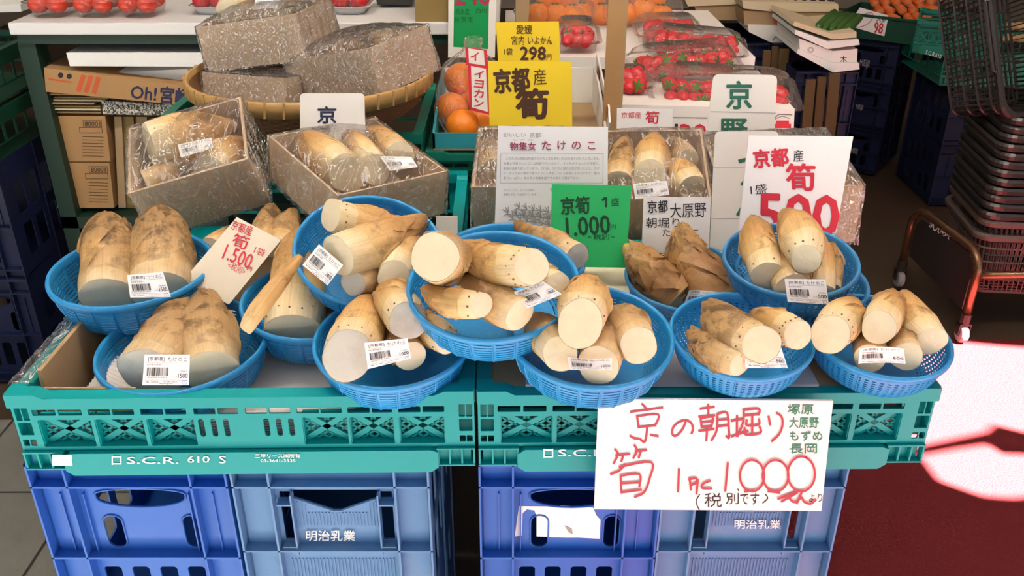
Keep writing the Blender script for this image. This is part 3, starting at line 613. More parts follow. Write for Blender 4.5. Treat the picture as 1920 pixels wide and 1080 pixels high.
# ------------------------------------------------------------------ bamboo shoots
def shoot(label, base, tip, rpx, kind='pale', bulge=1.12, blunt=2.4, bend=0.0, cut='shoot_cut', face=0.0, sheaths=3, nubs=0, seed=0, group=None, zc=0.0, h0=0.3, loose=1.0, bowl=None):
    rnd = random.Random(hash(label) * 0 + seed * 7919 + int(base[0] * 13 + base[1] * 7)); B = at(base[0], base[1], zc + base[2]); T = at(tip[0], tip[1], zc + tip[2])
    r0 = rpx * (zc + base[2]) / FPX
    if bowl:   # settle inside the bowl: push out of its wall and floor
        bc, Rm, br = bowl; Ri = Rm.to_3x3(); Rt = Ri.transposed()
        for it in range(40):
            db = V((0, 0, 0)); dt = V((0, 0, 0)); a = (T - B).normalized(); f1 = a.orthogonal().normalized(); f2 = a.cross(f1)
            for t in (0, 0.15, 0.3, 0.45, 0.6, 0.75):
                rr = r0 * (1 + (bulge - 1) * math.sin(PI * min(1, t * 1.2))) * max(0.0, 1 - t ** blunt) ** 0.6; c_ = B.lerp(T, t)
                for k in range(10):
                    p = Rt @ (c_ + (f1 * math.cos(0.628 * k) + f2 * math.sin(0.628 * k)) * rr - bc) / br; rl = math.hypot(p.x, p.y)
                    if p.z > 0.02 or rl > 1.35: continue
                    lim = (0.93 if p.z > -0.15 else 0.93 - 0.33 * ((-p.z - 0.15) / 0.40) ** 1.6) - 0.02; pu = V((0, 0, 0))
                    if rl > lim: pu += V((-p.x, -p.y, 0)) / rl * (rl - lim)
                    if p.z < -0.53: pu.z += -0.53 - p.z
                    pu = Ri @ pu * br * 0.35
                    if (pu * (1 - t)).length > db.length: db = pu * (1 - t)
                    if (pu * t).length > dt.length: dt = pu * t
            B = B + db; T = T + dt
            if db.length + dt.length < 1e-5: break
    ax = T - B; L = ax.length; ax.normalize()
    vw = (C0 - (B + T) / 2).normalized(); e1 = (vw - ax * vw.dot(ax)).normalized(); e2 = ax.cross(e1)
    sd = V((rnd.random() * 50, rnd.random() * 50, rnd.random() * 50))
    def cen(t): return B + ax * (L * t) + e2 * (bend * L * 4 * t * (1 - t))
    def rad(t, ph):
        a = r0 * (1 + (bulge - 1) * math.sin(PI * min(1, t * 1.2))) * max(0.0, 1 - t ** blunt) ** 0.6
        q = V((math.cos(ph), math.sin(ph), t * 2.2)) * 1.3 + sd
        return a * (1 + 0.11 * noise.noise(q) + (0.010 * math.sin(t * 70) if t < 0.3 else 0)) + 0.0006
    def pos(t, ph, off=0.0):
        d = e1 * math.cos(ph) + e2 * math.sin(ph); r = rad(t, ph) + off
        sh = face * r0 * math.cos(ph) * max(0, 1 - t / 0.3)
        return cen(t) + d * r + ax * sh
    org = min((pos(t, k * 0.7) for t in (0, 0.3, 0.6, 0.9) for k in range(9)), key=lambda p: p.z).copy(); c_ = cen(0.4); org.x, org.y = c_.x, c_.y
    root = thing('bamboo_shoot', label, 'bamboo shoot', org, 0, group)
    N, K = 26, 22; mb = MB(); vs_ = []; ts = []
    for i in range(K + 1):
        t = 1 - (1 - i / K) ** 1.35
        for k in range(N): vs_.append(pos(t, 2 * PI * k / N)); ts.append((math.cos(2 * PI * k / N), math.sin(2 * PI * k / N), max(0.001, t)))
    fs = [(i * N + k, i * N + (k + 1) % N, (i + 1) * N + (k + 1) % N, (i + 1) * N + k) for i in range(K) for k in range(N)]
    mb.add(vs_, fs, ts); mb.build('body', 'shoot_' + kind, root, smooth=True)
    cf = MB(); vs_ = []
    for j, q in enumerate((0.988, 0.93, 0.6, 0.3)):
        for k in range(N):
            p = pos(0, 2 * PI * k / N); cc = cen(0); dome = 0.0016 * (1 - q) + 0.0012 * noise.noise(sd + V((q * 3, math.cos(6.28 * k / N) * 2, math.sin(6.28 * k / N) * 2)))
            vs_.append(cc + (p - cc) * q - ax * (dome if j else -0.0004))
    vs_.append(cen(0) - ax * 0.0015)
    fs = [(i * N + k, (i + 1) * N + k, (i + 1) * N + (k + 1) % N, i * N + (k + 1) % N) for i in range(3) for k in range(N)] + [(3 * N + k, 4 * N, 3 * N + (k + 1) % N) for k in range(N)]
    cf.add(vs_, fs); cf.build('cut_face', cut, root, smooth=True)
    hm = {'pale': 'husk_tan', 'tan': 'husk_soil', 'brown': 'husk_brown'}[kind]
    for s in range(sheaths):
        t0 = h0 + (0.92 - h0) * s / max(1, sheaths) * 0.8 + rnd.uniform(-0.03, 0.03); ln = rnd.uniform(0.30, 0.48); pc = rnd.uniform(-1.3, 1.3) + (PI if s == 9 else 0); hs = rnd.uniform(1.3, 2.2)
        NU, NV = 20, 8; mb = MB(); vs_ = []; ts = []
        for iu in range(NU + 1):
            u = -1 + 2 * iu / NU; tp = t0 + ln * (1 - abs(u) ** 1.5) * (1 + 0.25 * noise.noise(sd + V((u * 4, s, 0)))) + 0.02; bt = t0 - 0.06 * (1 - u * u) + 0.03 * noise.noise(sd + V((u * 3, s, 9)))
            for iv in range(NV + 1):
                v = iv / NV; t = min(0.985, max(0.02, bt + (tp - bt) * v)); ph = pc + u * hs * (1 - 0.15 * v)
                off = 0.0004 + loose * (0.0026 * v ** 1.5 + 0.0020 * v * noise.noise(sd + V((u * 5, v * 2, s * 3))))
                vs_.append(pos(t, ph, off)); ts.append((math.cos(ph), math.sin(ph), min(1, max(0.001, t * (1 - v) + (0.25 + 0.75 * t) * v))))
        mb.add(vs_, [(a * (NV + 1) + b_, (a + 1) * (NV + 1) + b_, (a + 1) * (NV + 1) + b_ + 1, a * (NV + 1) + b_ + 1) for a in range(NU) for b_ in range(NV)], ts)
        mb.build('husk', hm, root, smooth=True)
    if nubs:
        mb = MB()
        for k in range(nubs):
            ph = -1.9 + 3.8 * k / max(1, nubs - 1) + rnd.uniform(-0.1, 0.1); t = 0.05 + rnd.uniform(0, 0.05); p = pos(t, ph); r = rnd.uniform(0.0008, 0.0018)
            d = (p - cen(t)).normalized(); M = frame(p, ax, d); mb.lathe([(0, 0.0012), (r * 0.7, 0.0009), (r, -0.0004)], 7, M)
        o = mb.build('root_nubs', 'root_nub', root, smooth=True); o['kind'] = 'stuff'
    return root
# ------------------------------------------------------------------ blue sieve baskets
def basket_meshes(style):
    prof = []; n = 30   # outer profile for unit rim radius, rim centre at z=0
    key = [(0.965, 0.0), (0.955, -0.10), (0.925, -0.24), (0.86, -0.40), (0.74, -0.515), (0.60, -0.565)]
    P2 = smoothline(key, 6)
    out = {}
    bm = bmesh.new(); C = 144 if style == 1 else 120; rows = []
    # resample to even arc length
    acc = [0]
    for a, b_ in zip(P2, P2[1:]): acc.append(acc[-1] + math.hypot(b_[0] - a[0], b_[1] - a[1]))
    m = 31 if style == 1 else 33
    for i in range(m + 1):
        s = acc[-1] * ((i + (0.38 if i % 2 and style == 1 else 0)) / m if i < m else 1); j = max(q for q in range(len(acc)) if acc[q] <= s + 1e-9); j = min(j, len(P2) - 2); f = (s - acc[j]) / (acc[j + 1] - acc[j]); rows.append((P2[j][0] + (P2[j + 1][0] - P2[j][0]) * f, P2[j][1] + (P2[j + 1][1] - P2[j][1]) * f))
    vv = [[bm.verts.new((r * math.cos(2 * PI * k / C), r * math.sin(2 * PI * k / C), z)) for k in range(C)] for r, z in rows]
    for i in range(m):
        for k in range(C):
            if style == 1: hole = i % 2 == 1 and 2 < i < 26 and k % 12 not in (0,) and k % 6 != 0
            else: hole = i % 2 == 1 and 4 < i < 30 and k % 2 == 1
            if not hole: bm.faces.new((vv[i][k], vv[i + 1][k], vv[i + 1][(k + 1) % C], vv[i][(k + 1) % C]))
    c = bm.verts.new((0, 0, -0.58))
    for k in range(C): bm.faces.new((vv[m][k], c, vv[m][(k + 1) % C]))
    bmesh.ops.recalc_face_normals(bm, faces=bm.faces[:])
    bmesh.ops.solidify(bm, geom=bm.faces[:], thickness=0.014)
    me = bpy.data.meshes.new('wall'); bm.to_mesh(me); bm.free(); me.polygons.foreach_set('use_smooth', [False] * len(me.polygons)); out['wall'] = me
    rim = MB().lathe([(0.945, -0.05), (0.955, 0.025), (0.975, 0.05), (1.0, 0.045), (1.012, 0.01), (1.008, -0.03), (0.985, -0.05), (0.945, -0.05)], 72)
    rb = MB()
    if style == 1:
        for k in range(24):
            a = 2 * PI * k / 24; rb.tube([((r + 0.004) * math.cos(a), (r + 0.004) * math.sin(a), z) for r, z in rows[::4]], 0.010, 5)
    else:
        for k in range(4):
            a = 2 * PI * k / 4 + 0.8; rb.tube([((r + 0.002) * math.cos(a), (r + 0.002) * math.sin(a), z) for r, z in rows[::4]], 0.010, 5)
    foot = MB().lathe([(0.60, -0.555), (0.62, -0.60), (0.59, -0.61), (0.56, -0.58)], 48)
    out['rim'] = rim; out['ribs'] = rb; out['foot_ring'] = foot
    return out
_bk = {1: basket_meshes(1), 2: basket_meshes(2)}
for s in (1, 2):
    for k_ in list(_bk[s]):
        o = _bk[s][k_]
        if isinstance(o, MB):
            me = bpy.data.meshes.new(k_); me.from_pydata([tuple(p) for p in o.v], [], o.f); me.polygons.foreach_set('use_smooth', [True] * len(me.polygons)); _bk[s][k_] = me
        _bk[s][k_].materials.append(M_['basket_blue'])
BOWL = {}
def basket(label, px, py, zc, d, style=1, pitch=0.0, roll=0.0, spin=0.0, mat=None):
    c = at(px, py, zc); r = d / 2
    Rm = Matrix.Rotation(R(roll), 4, 'Y') @ Matrix.Rotation(R(pitch), 4, 'X') @ Matrix.Rotation(spin, 4, 'Z')
    root = thing('sieve_basket', label, 'basket', (c.x, c.y, c.z - 0.61 * r), 0, 'blue plastic sieve baskets')
    BOWL[root.name] = (c, Rm, r)
    for k_ in ('wall', 'rim', 'ribs', 'foot_ring'):
        o = bpy.data.objects.new(k_ if k_ != 'ribs' else 'rib', _bk[style][k_]); COL.objects.link(o); o.parent = root
        o.matrix_local = Matrix.Translation((0, 0, 0.61 * r)) @ Rm @ Matrix.Scale(r, 4)
        if mat: o.material_slots[0].link = 'OBJECT'; o.material_slots[0].material = M_[mat]
    return root
A = basket('blue sieve basket at the far left rear holding two thick shoots', 248, 505, 1.385, 0.2405, 1, 3, 0, 0.1)
price_label(A, [(240, 516), (307, 510), (321, 557), (245, 558)], 1.262, '1500', 30, 4, 0.004)
Bk = basket('blue sieve basket at the front left corner holding two pointed shoots', 343, 648, 1.285, 0.2365, 1, 4, -2, 0.3)
price_label(Bk, [(271, 665), (356, 665), (354, 722), (267, 722)], 1.148, '1500', 10, 0)
Ck = basket('blue sieve basket half hidden under the tilted upper left basket', 598, 560, 1.36, 0.230, 1, 4, 0, 0.2)
Dk = basket('tilted blue sieve basket on top, left of the centre one', 692, 468, 1.31, 0.214, 1, 22, 8, 0.0)
price_label(Dk, [(598, 458), (643, 497), (614, 535), (567, 497)], 1.205, '1800', 25, -15)
Ek = basket('blue sieve basket at the front, below the tilted pair', 736, 637, 1.232, 0.213, 1, 7, 0, 0.15)
price_label(Ek, [(683, 643), (764, 634), (771, 672), (690, 692)], 1.112, '1000', 12, 4)
Fk = basket('big blue sieve basket perched highest in the middle of the stall', 925, 533, 1.17, 0.222, 1, 12, -2, 0.25)
price_label(Fk, [(963, 549), (1015, 527), (1053, 552), (988, 579)], 1.07, '1800', 45, 5, 0.003)
F2 = basket('blue sieve basket peeking out behind the central one', 957, 487, 1.335, 0.22, 1, 4, 0, 0.0)
Gk = basket('blue sieve basket at the front right of the centre, with slotted sides', 1108, 628, 1.172, 0.2125, 1, 8, 2, 0.05)
price_label(Gk, [(1063, 672), (1147, 674), (1146, 694), (1068, 694)], 1.075, '1000', 50, 0, 0.006)
Hk = basket('dull blue sieve basket at the rear right holding dark whole shoots', 1290, 520, 1.39, 0.192, 2, 6, 0, 0.0, 'basket_blue_dull')
price_label(Hk, [(1290, 543), (1342, 546), (1345, 572), (1282, 568)], 1.29, '500', 20, 2, 0.008)
I2 = basket('lower one of the two nested blue sieve baskets at the right', 1502, 520, 1.30, 0.188, 2, 4, 4, 0.3, 'basket_blue_dull')
Ik = basket('upper one of the two nested blue sieve baskets before the red 500 sign', 1482, 487, 1.268, 0.185, 2, 8, -2, 0.0, 'basket_blue_dull')
price_label(Ik, [(1471, 523), (1548, 524), (1554, 571), (1477, 566)], 1.168, '500', 12, 4)
Jk = basket('blue perforated sieve basket at the front above the big white sign', 1390, 628, 1.187, 0.1855, 2, 7, 0, 0.5)
price_label(Jk, [(1394, 641), (1464, 649), (1477, 690), (1398, 690)], 1.085, '500', 20, 4)
Kk = basket('blue perforated sieve basket at the right end of the stall', 1648, 630, 1.205, 0.185, 2, 7, 2, 0.2)
price_label(Kk, [(1608, 650), (1690, 650), (1696, 680), (1608, 680)], 1.10, '500', 10, 0, 0.007)
g = 'bamboo shoots in the sieve baskets'
SH = [
 # A
 ('thick soil-marked shoot, left one in the far left rear basket', (203, 556, -0.05), (205, 404, 0.055), 50, 'tan', 1.05, 4.5, 0, 'shoot_cut', 0, 3, 0, A, 1.385),
 ('thick ragged-topped shoot, right one in the far left rear basket', (318, 552, -0.045), (300, 397, 0.07), 54, 'tan', 1.08, 5.0, 0.02, 'shoot_cut', 0, 4, 0, A, 1.385),
 # B
 ('stout pointed shoot, left one in the front left corner basket', (280, 700, -0.07), (352, 566, 0.055), 58, 'tan', 1.1, 3.0, 0.05, 'shoot_cut_shaded', 0, 3, 0, Bk, 1.285),
 ('stout soil-streaked shoot, right one in the front left corner basket', (408, 700, -0.065), (392, 545, 0.06), 52, 'tan', 1.12, 2.7, -0.03, 'shoot_cut', 0, 4, 0, Bk, 1.285),
 # C
 ('tall shoot with a peeled husk hanging off, in the half hidden basket', (545, 628, -0.07), (560, 430, 0.06), 55, 'pale', 1.1, 2.6, 0.02, 'shoot_cut', 0, 3, 10, Ck, 1.36),
 ('slim shoot standing right of the peeled one in the half hidden basket', (612, 626, -0.03), (622, 520, 0.06), 24, 'tan', 1.1, 3, 0, 'shoot_cut', 0, 2, 0, Ck, 1.36),
 # D
 ('shoot with its round cut end to the left, topmost in the tilted basket', (620, 402, -0.035), (790, 432, 0.02), 31, 'pale', 1.18, 2.6, 0.06, 'shoot_cut', 0.35, 2, 12, Dk, 1.31),
 ('big bulging shoot lying across the middle of the tilted basket', (634, 480, -0.10), (800, 405, -0.01), 39, 'pale', 1.2, 2.6, 0.05, 'shoot_cut', 0.2, 3, 0, Dk, 1.31),
 ('small brown shoot at the bottom of the tilted basket', (662, 532, -0.085), (735, 490, -0.03), 25, 'tan', 1.15, 3, 0.03, 'shoot_cut_shaded', 0.3, 2, 0, Dk, 1.31),
 ('shoot with pale cut base pointing down, at the right in the tilted basket', (738, 520, -0.09), (775, 425, 0.0), 29, 'pale', 1.3, 2.8, 0.02, 'shoot_cut', 0.5, 2, 0, Dk, 1.31),
 # E
 ('shoot with a wide shade-grey cut face, front left in the basket under the tilted pair', (652, 668, -0.095), (700, 560, 0.03), 46, 'pale', 1.12, 3.0, 0, 'shoot_cut_shaded', 0.45, 2, 9, Ek, 1.232),
 ('shoot with a shade-grey dark-spotted cut face, topmost in the front basket', (766, 602, -0.085), (722, 535, 0.03), 36, 'pale', 1.18, 3.4, 0, 'shoot_cut_shaded', 0.2, 2, 7, Ek, 1.232),
 ('pale shoot lying at the right edge of the basket under the tilted pair', (838, 640, -0.075), (775, 590, 0.0), 24, 'pale', 1.3, 2.6, 0, 'shoot_cut', 0.2, 2, 6, Ek, 1.232),
 ('brownish shoot behind the price sticker in the basket under the tilted pair', (770, 668, -0.07), (735, 620, 0.0), 30, 'tan', 1.1, 2.6, 0, 'shoot_cut', 0, 2, 0, Ek, 1.232),
 # F
 ('shoot with a large round cream cut face turned to the front, in the highest basket', (815, 483, -0.135), (852, 492, 0.02), 46, 'tan', 1.12, 3.2, 0, 'shoot_cut', 0, 2, 0, Fk, 1.17),
 ('big shoot lying across the top of the highest basket, dotted with root scars', (998, 501, -0.115), (858, 462, -0.01), 35, 'pale', 1.2, 3.2, -0.06, 'shoot_cut', 0.25, 3, 12, Fk, 1.17),
 ('smaller shoot lying at the front left inside the highest basket', (904, 572, -0.125), (790, 545, -0.07), 23, 'pale', 1.25, 3.0, -0.05, 'shoot_cut', 0.3, 2, 6, Fk, 1.17),
 ('brown-freckled shoot beneath the big one in the highest basket', (975, 590, -0.10), (868, 515, -0.03), 34, 'tan', 1.15, 3.0, -0.05, 'shoot_cut', 0, 2, 0, Fk, 1.17),
 ('peeled shoot tucked at the right side of the highest basket', (1046, 536, -0.07), (985, 505, -0.02), 25, 'pale', 1.1, 2.6, 0, 'shoot_cut', 0.2, 2, 0, Fk, 1.17),
 ('lone brown-tipped shoot in the basket behind the central one', (1082, 482, -0.08), (965, 415, 0.03), 27, 'tan', 1.25, 2.8, -0.06, 'shoot_cut_shaded', 0, 2, 4, F2, 1.335),
 # G
 ('plump shoot standing on top of the front right-of-centre basket', (1088, 608, -0.11), (1104, 528, 0.0), 42, 'pale', 1.2, 3.2, 0, 'shoot_cut', 0.55, 3, 6, Gk, 1.172),
 ('creamy shoot at the left in the front right-of-centre basket', (1050, 664, -0.095), (1000, 590, 0.02), 32, 'pale', 1.15, 2.8, 0, 'shoot_cut', 0.4, 1, 0, Gk, 1.172),
 ('orange-brown shoot wedged in the middle of the front right-of-centre basket', (1122, 684, -0.085), (1150, 590, 0.02), 38, 'tan', 1.15, 2.8, 0, 'shoot_cut', 0.2, 2, 0, Gk, 1.172),
 ('shoot with an oval cream cut face at the right of the front right-of-centre basket', (1198, 648, -0.085), (1135, 588, 0.03), 34, 'tan', 1.3, 2.8, 0.03, 'shoot_cut', 0.25, 2, 0, Gk, 1.172),
 # H
 ('dark whole shoot with its spiky tip to the upper left, in the rear right basket', (1262, 548, -0.03), (1170, 458, 0.02), 36, 'brown', 1.15, 1.9, -0.03, 'shoot_cut', 0, 5, 0, Hk, 1.39),
 ('dark whole shoot lying lowest at the left of the rear right basket', (1250, 580, -0.07), (1165, 478, -0.03), 34, 'brown', 1.15, 1.8, 0.03, 'shoot_cut', 0, 5, 0, Hk, 1.39),
 ('dark whole shoot standing tallest in the rear right basket', (1352, 572, -0.05), (1272, 422, 0.02), 42, 'brown', 1.15, 1.8, -0.05, 'shoot_cut', 0, 6, 0, Hk, 1.39),
 ('dark whole shoot in the middle of the rear right basket', (1300, 575, -0.02), (1262, 445, 0.05), 40, 'brown', 1.15, 2.2, 0, 'shoot_cut', 0, 5, 0, Hk, 1.39),
 # I
 ('shoot standing at the left of the upper nested basket', (1424, 528, -0.065), (1410, 410, 0.02), 31, 'pale', 1.15, 3.2, 0, 'shoot_cut', 0.2, 3, 4, Ik, 1.268),
 ('shoot with its dotted cut end to the front, topmost in the upper nested basket', (1512, 486, -0.09), (1470, 398, 0.0), 27, 'pale', 1.55, 3.0, 0.05, 'shoot_cut', 0.35, 2, 8, Ik, 1.268),
 ('tan shoot under the topmost one in the upper nested basket', (1484, 550, -0.075), (1458, 460, 0.01), 34, 'tan', 1.1, 2.8, 0, 'shoot_cut', 0, 2, 0, Ik, 1.268),
 ('pale peeled shoot at the right of the upper nested basket', (1542, 548, -0.05), (1536, 432, 0.02), 22, 'pale', 1.15, 3.2, 0, 'shoot_cut', 0, 1, 0, Ik, 1.268),
 ('slim brown shoot at the right rim of the upper nested basket', (1560, 542, -0.025), (1562, 458, 0.02), 15, 'tan', 1.1, 2.8, 0, 'shoot_cut', 0, 2, 0, Ik, 1.268),
 # J
 ('large brown shoot with a white cut base, topmost in the basket above the sign', (1428, 646, -0.11), (1322, 572, 0.0), 37, 'tan', 1.2, 3.4, -0.06, 'shoot_cut', 0.3, 2, 8, Jk, 1.187),
 ('shoot with a pitted base at the right in the basket above the sign', (1496, 628, -0.085), (1410, 585, 0.01), 28, 'pale', 1.1, 3.2, 0, 'shoot_cut', 0.1, 1, 14, Jk, 1.187),
 ('brown shoot lying low at the left of the basket above the sign', (1388, 682, -0.10), (1288, 620, -0.02), 25, 'tan', 1.25, 2.8, -0.04, 'shoot_cut', 0, 3, 3, Jk, 1.187),
 # K
 ('shoot with a spotted cut face at the left of the right end basket', (1558, 628, -0.085), (1602, 565, 0.02), 35, 'pale', 1.12, 3.4, 0, 'shoot_cut', 0.35, 1, 10, Kk, 1.205),
 ('shoot with a flaky cut face in the middle of the right end basket', (1648, 614, -0.085), (1674, 555, 0.01), 30, 'pale', 1.15, 3.2, 0, 'shoot_cut', 0.3, 2, 0, Kk, 1.205),
 ('yellowish curved shoot at the right of the right end basket', (1746, 640, -0.05), (1692, 545, 0.02), 30, 'pale', 1.25, 3.6, -0.07, 'shoot_cut', 0.2, 1, 0, Kk, 1.205),
 ('low brown shoot left of the sticker in the right end basket', (1630, 672, -0.06), (1630, 610, 0.02), 28, 'tan', 1.1, 2.8, 0, 'shoot_cut', 0, 2, 0, Kk, 1.205),
 ('low brown shoot right of the sticker in the right end basket', (1700, 668, -0.06), (1675, 615, 0.02), 28, 'tan', 1.1, 2.8, 0, 'shoot_cut', 0, 2, 2, Kk, 1.205),
]
for i, (lb, b_, t_, r_, kd, bu, bl, be, ct, fc, ns, nu, bk, zc) in enumerate(SH):
    shoot(lb, b_, t_, r_, kd, bu, bl, be, ct, fc, ns, nu, i, g, zc, 0.3 if kd == 'pale' else (0.18 if kd == 'tan' else 0.05), 1.6 if kd != 'brown' else 2.2, BOWL[bk.name])
# peeled husk hanging from the tall shoot
mb = MB(); path = [(566, 478, 1.225), (535, 515, 1.205), (500, 560, 1.19), (475, 590, 1.18), (458, 622, 1.18)]; wd = [8, 15, 19, 18, 14]; vs_ = []
for (px, py, zc), wv in zip(path, wd):
    for q in (-1, -0.5, 0, 0.5, 1): vs_.append(at(px + wv * 0.75 * q, py + wv * 0.6 * q, zc - 0.008 * (1 - q * q)))
mb.add(vs_, [(i * 5 + j, i * 5 + j + 1, i * 5 + j + 6, i * 5 + j + 5) for i in range(4) for j in range(4)], [(j / 5, 0, 0.1 + 0.7 * (1 - i / 4)) for i in range(5) for j in range(5)])
hk = mb.build('loose_husk', 'husk_tan', None, True, origin=at(500, 560, 1.19)); put(hk, 'long peeled brown husk hanging over the rim of the half hidden basket', 'husk')
s = hk.modifiers.new('thick', 'SOLIDIFY'); s.thickness = 0.0012; s = hk.modifiers.new('sub', 'SUBSURF'); s.levels = s.render_levels = 2
# ------------------------------------------------------------------ what lies in the front containers
r = thing('cardboard_tray', 'tan cardboard tray standing inside the front left container', 'tray', (-0.60, 1.2, 0.672))
MB().box((-0.628, 1.012, 0.674), (-0.622, 1.36, 0.800)).build('side_wall', 'card_tan', r)
MB().box((-0.622, 1.006, 0.674), (-0.50, 1.010, 0.776)).build('front_wall', 'card_tan', r)
MB().box((-0.622, 1.36, 0.674), (-0.30, 1.364, 0.80)).build('back_wall', 'card_tan', r)
MB().box((-0.628, 1.012, 0.673), (-0.30, 1.364, 0.676)).build('tray_floor', 'card_tan', r)
for k in range(9):
    z = 0.680 + k * 0.0042; mb = MB(); n = 40; x0 = -0.575 + 0.010 * math.sin(k * 1.9) + 0.003 * (8 - k); x1 = -0.215
    vs_ = []
    for i in range(n * 2 + 1):
        y = 1.012 + 0.335 * i / (n * 2); dz = 0.0016 * math.cos(PI * i)
        vs_ += [V((x0 + xq, y, z + dz + zq)) for xq, zq in ((-0.012, 0.040), (0.0, 0.038), (0.025, 0.022), (0.06, 0.002), (0.12, 0.0), (x1 - x0, 0.016))]
    mb.add(vs_, [(6 * i + q, 6 * i + 6 + q, 6 * i + 7 + q, 6 * i + q + 1) for i in range(n * 2) for q in range(5)])
    o = mb.build('corrugated_sheet', 'sheet_white', None, False, origin=(-0.4, 1.17, z)); put(o, ('topmost white ridged sheet of the stack in the front left container' if k == 8 else 'white ridged sheet inside the stack in the front left container'), 'sheet', 'stack of white ridged sheets')
    s = o.modifiers.new('thick', 'SOLIDIFY'); s.thickness = 0.002
def board(name, label, x0, y0, x1, y1, z, th, mat, cat='board', tilt=0.0, rz=0.0):
    M = Matrix.Translation(((x0 + x1) / 2, y0, z)) @ Matrix.Rotation(rz, 4, 'Z') @ Matrix.Rotation(tilt, 4, 'X'); w_ = (x1 - x0) / 2
    o = MB().box((-w_, 0, 0), (w_, y1 - y0, th), M).build(name, mat, None, origin=((x0 + x1) / 2, y0, z)); return put(o, label, cat)
board('cardboard_sheet', 'tan cardboard sheet covering the front right container', -0.028, 1.006, 0.535, 1.375, 0.776, 0.004, 'card_tan', 'cardboard')
board('grey_board', 'smooth grey board under the front right baskets', 0.018, 1.002, 0.405, 1.24, 0.781, 0.004, 'board_grey')
board('pale_board', 'pale yellowish board at the back of the front right container', 0.05, 1.245, 0.30, 1.41, 0.781, 0.006, 'board_pale', 'board', R(4))
rnd = random.Random(3)
for k in range(5):
    x = 60 + k * 150
    shoot('loose shoot inside the front %s container, seen through its %s window' % ('left', ('first', 'second', 'third', 'fourth', 'fifth')[k]), (110 + k * 150, 792, 1.29), (210 + k * 150, 797, 1.30), 20, 'tan', 1.1, 2.6, 0, sheaths=1, seed=90 + k, group='loose shoots inside the containers')
for k in range(3):
    shoot('loose shoot inside the front right container, seen through its %s window' % ('first', 'second', 'last')[k], ((960, 1060, 1630)[k], 788, 1.29), ((1050, 1150, 1710)[k], 792, 1.30), 20, 'tan', 1.1, 2.6, 0, sheaths=1, seed=96 + k, group='loose shoots inside the containers')
for k, (bx_, by_, tx_, ty_) in enumerate(((395, 470, 460, 432), (490, 470, 512, 385), (525, 470, 548, 392), (560, 480, 600, 410))):
    shoot('loose shoot in the rear left container, %s' % ('left of the tilted price card', 'just right of the tilted price card', 'leaning toward the second wrapped box', 'beneath the second wrapped box')[k], (bx_, by_, 1.50), (tx_, ty_, 1.60), 26, 'tan', 1.1, 2.6, 0, sheaths=2, seed=70 + k, group='loose shoots inside the containers')

# crumpled clear plastic over the left rim of the front left container
mb = MB(); n = 60; vs_ = []
for i in range(n + 1):
    y = 1.0 + 0.30 * i / n
    for j in range(9):
        u = -1 + j / 4; x = -0.650 + 0.014 * u + 0.003 * noise.noise(V((i * 0.6, j, 1))); vs_.append(V((x + (y - 0.979) * -0.016, y, ZT + 0.0015 - 0.010 * max(0, abs(u) - 0.75) + 0.005 * abs(noise.noise(V((i * 0.45, j * 0.7, 4)))))))
mb.add(vs_, [(i * 9 + j, i * 9 + j + 1, i * 9 + j + 10, i * 9 + j + 9) for i in range(n) for j in range(8)])
put(mb.build('plastic_wrap', 'wrap_film_crumpled', None, True, origin=(-0.65, 1.15, ZT)), 'crumpled clear plastic lying over the left rim of the container', 'plastic')
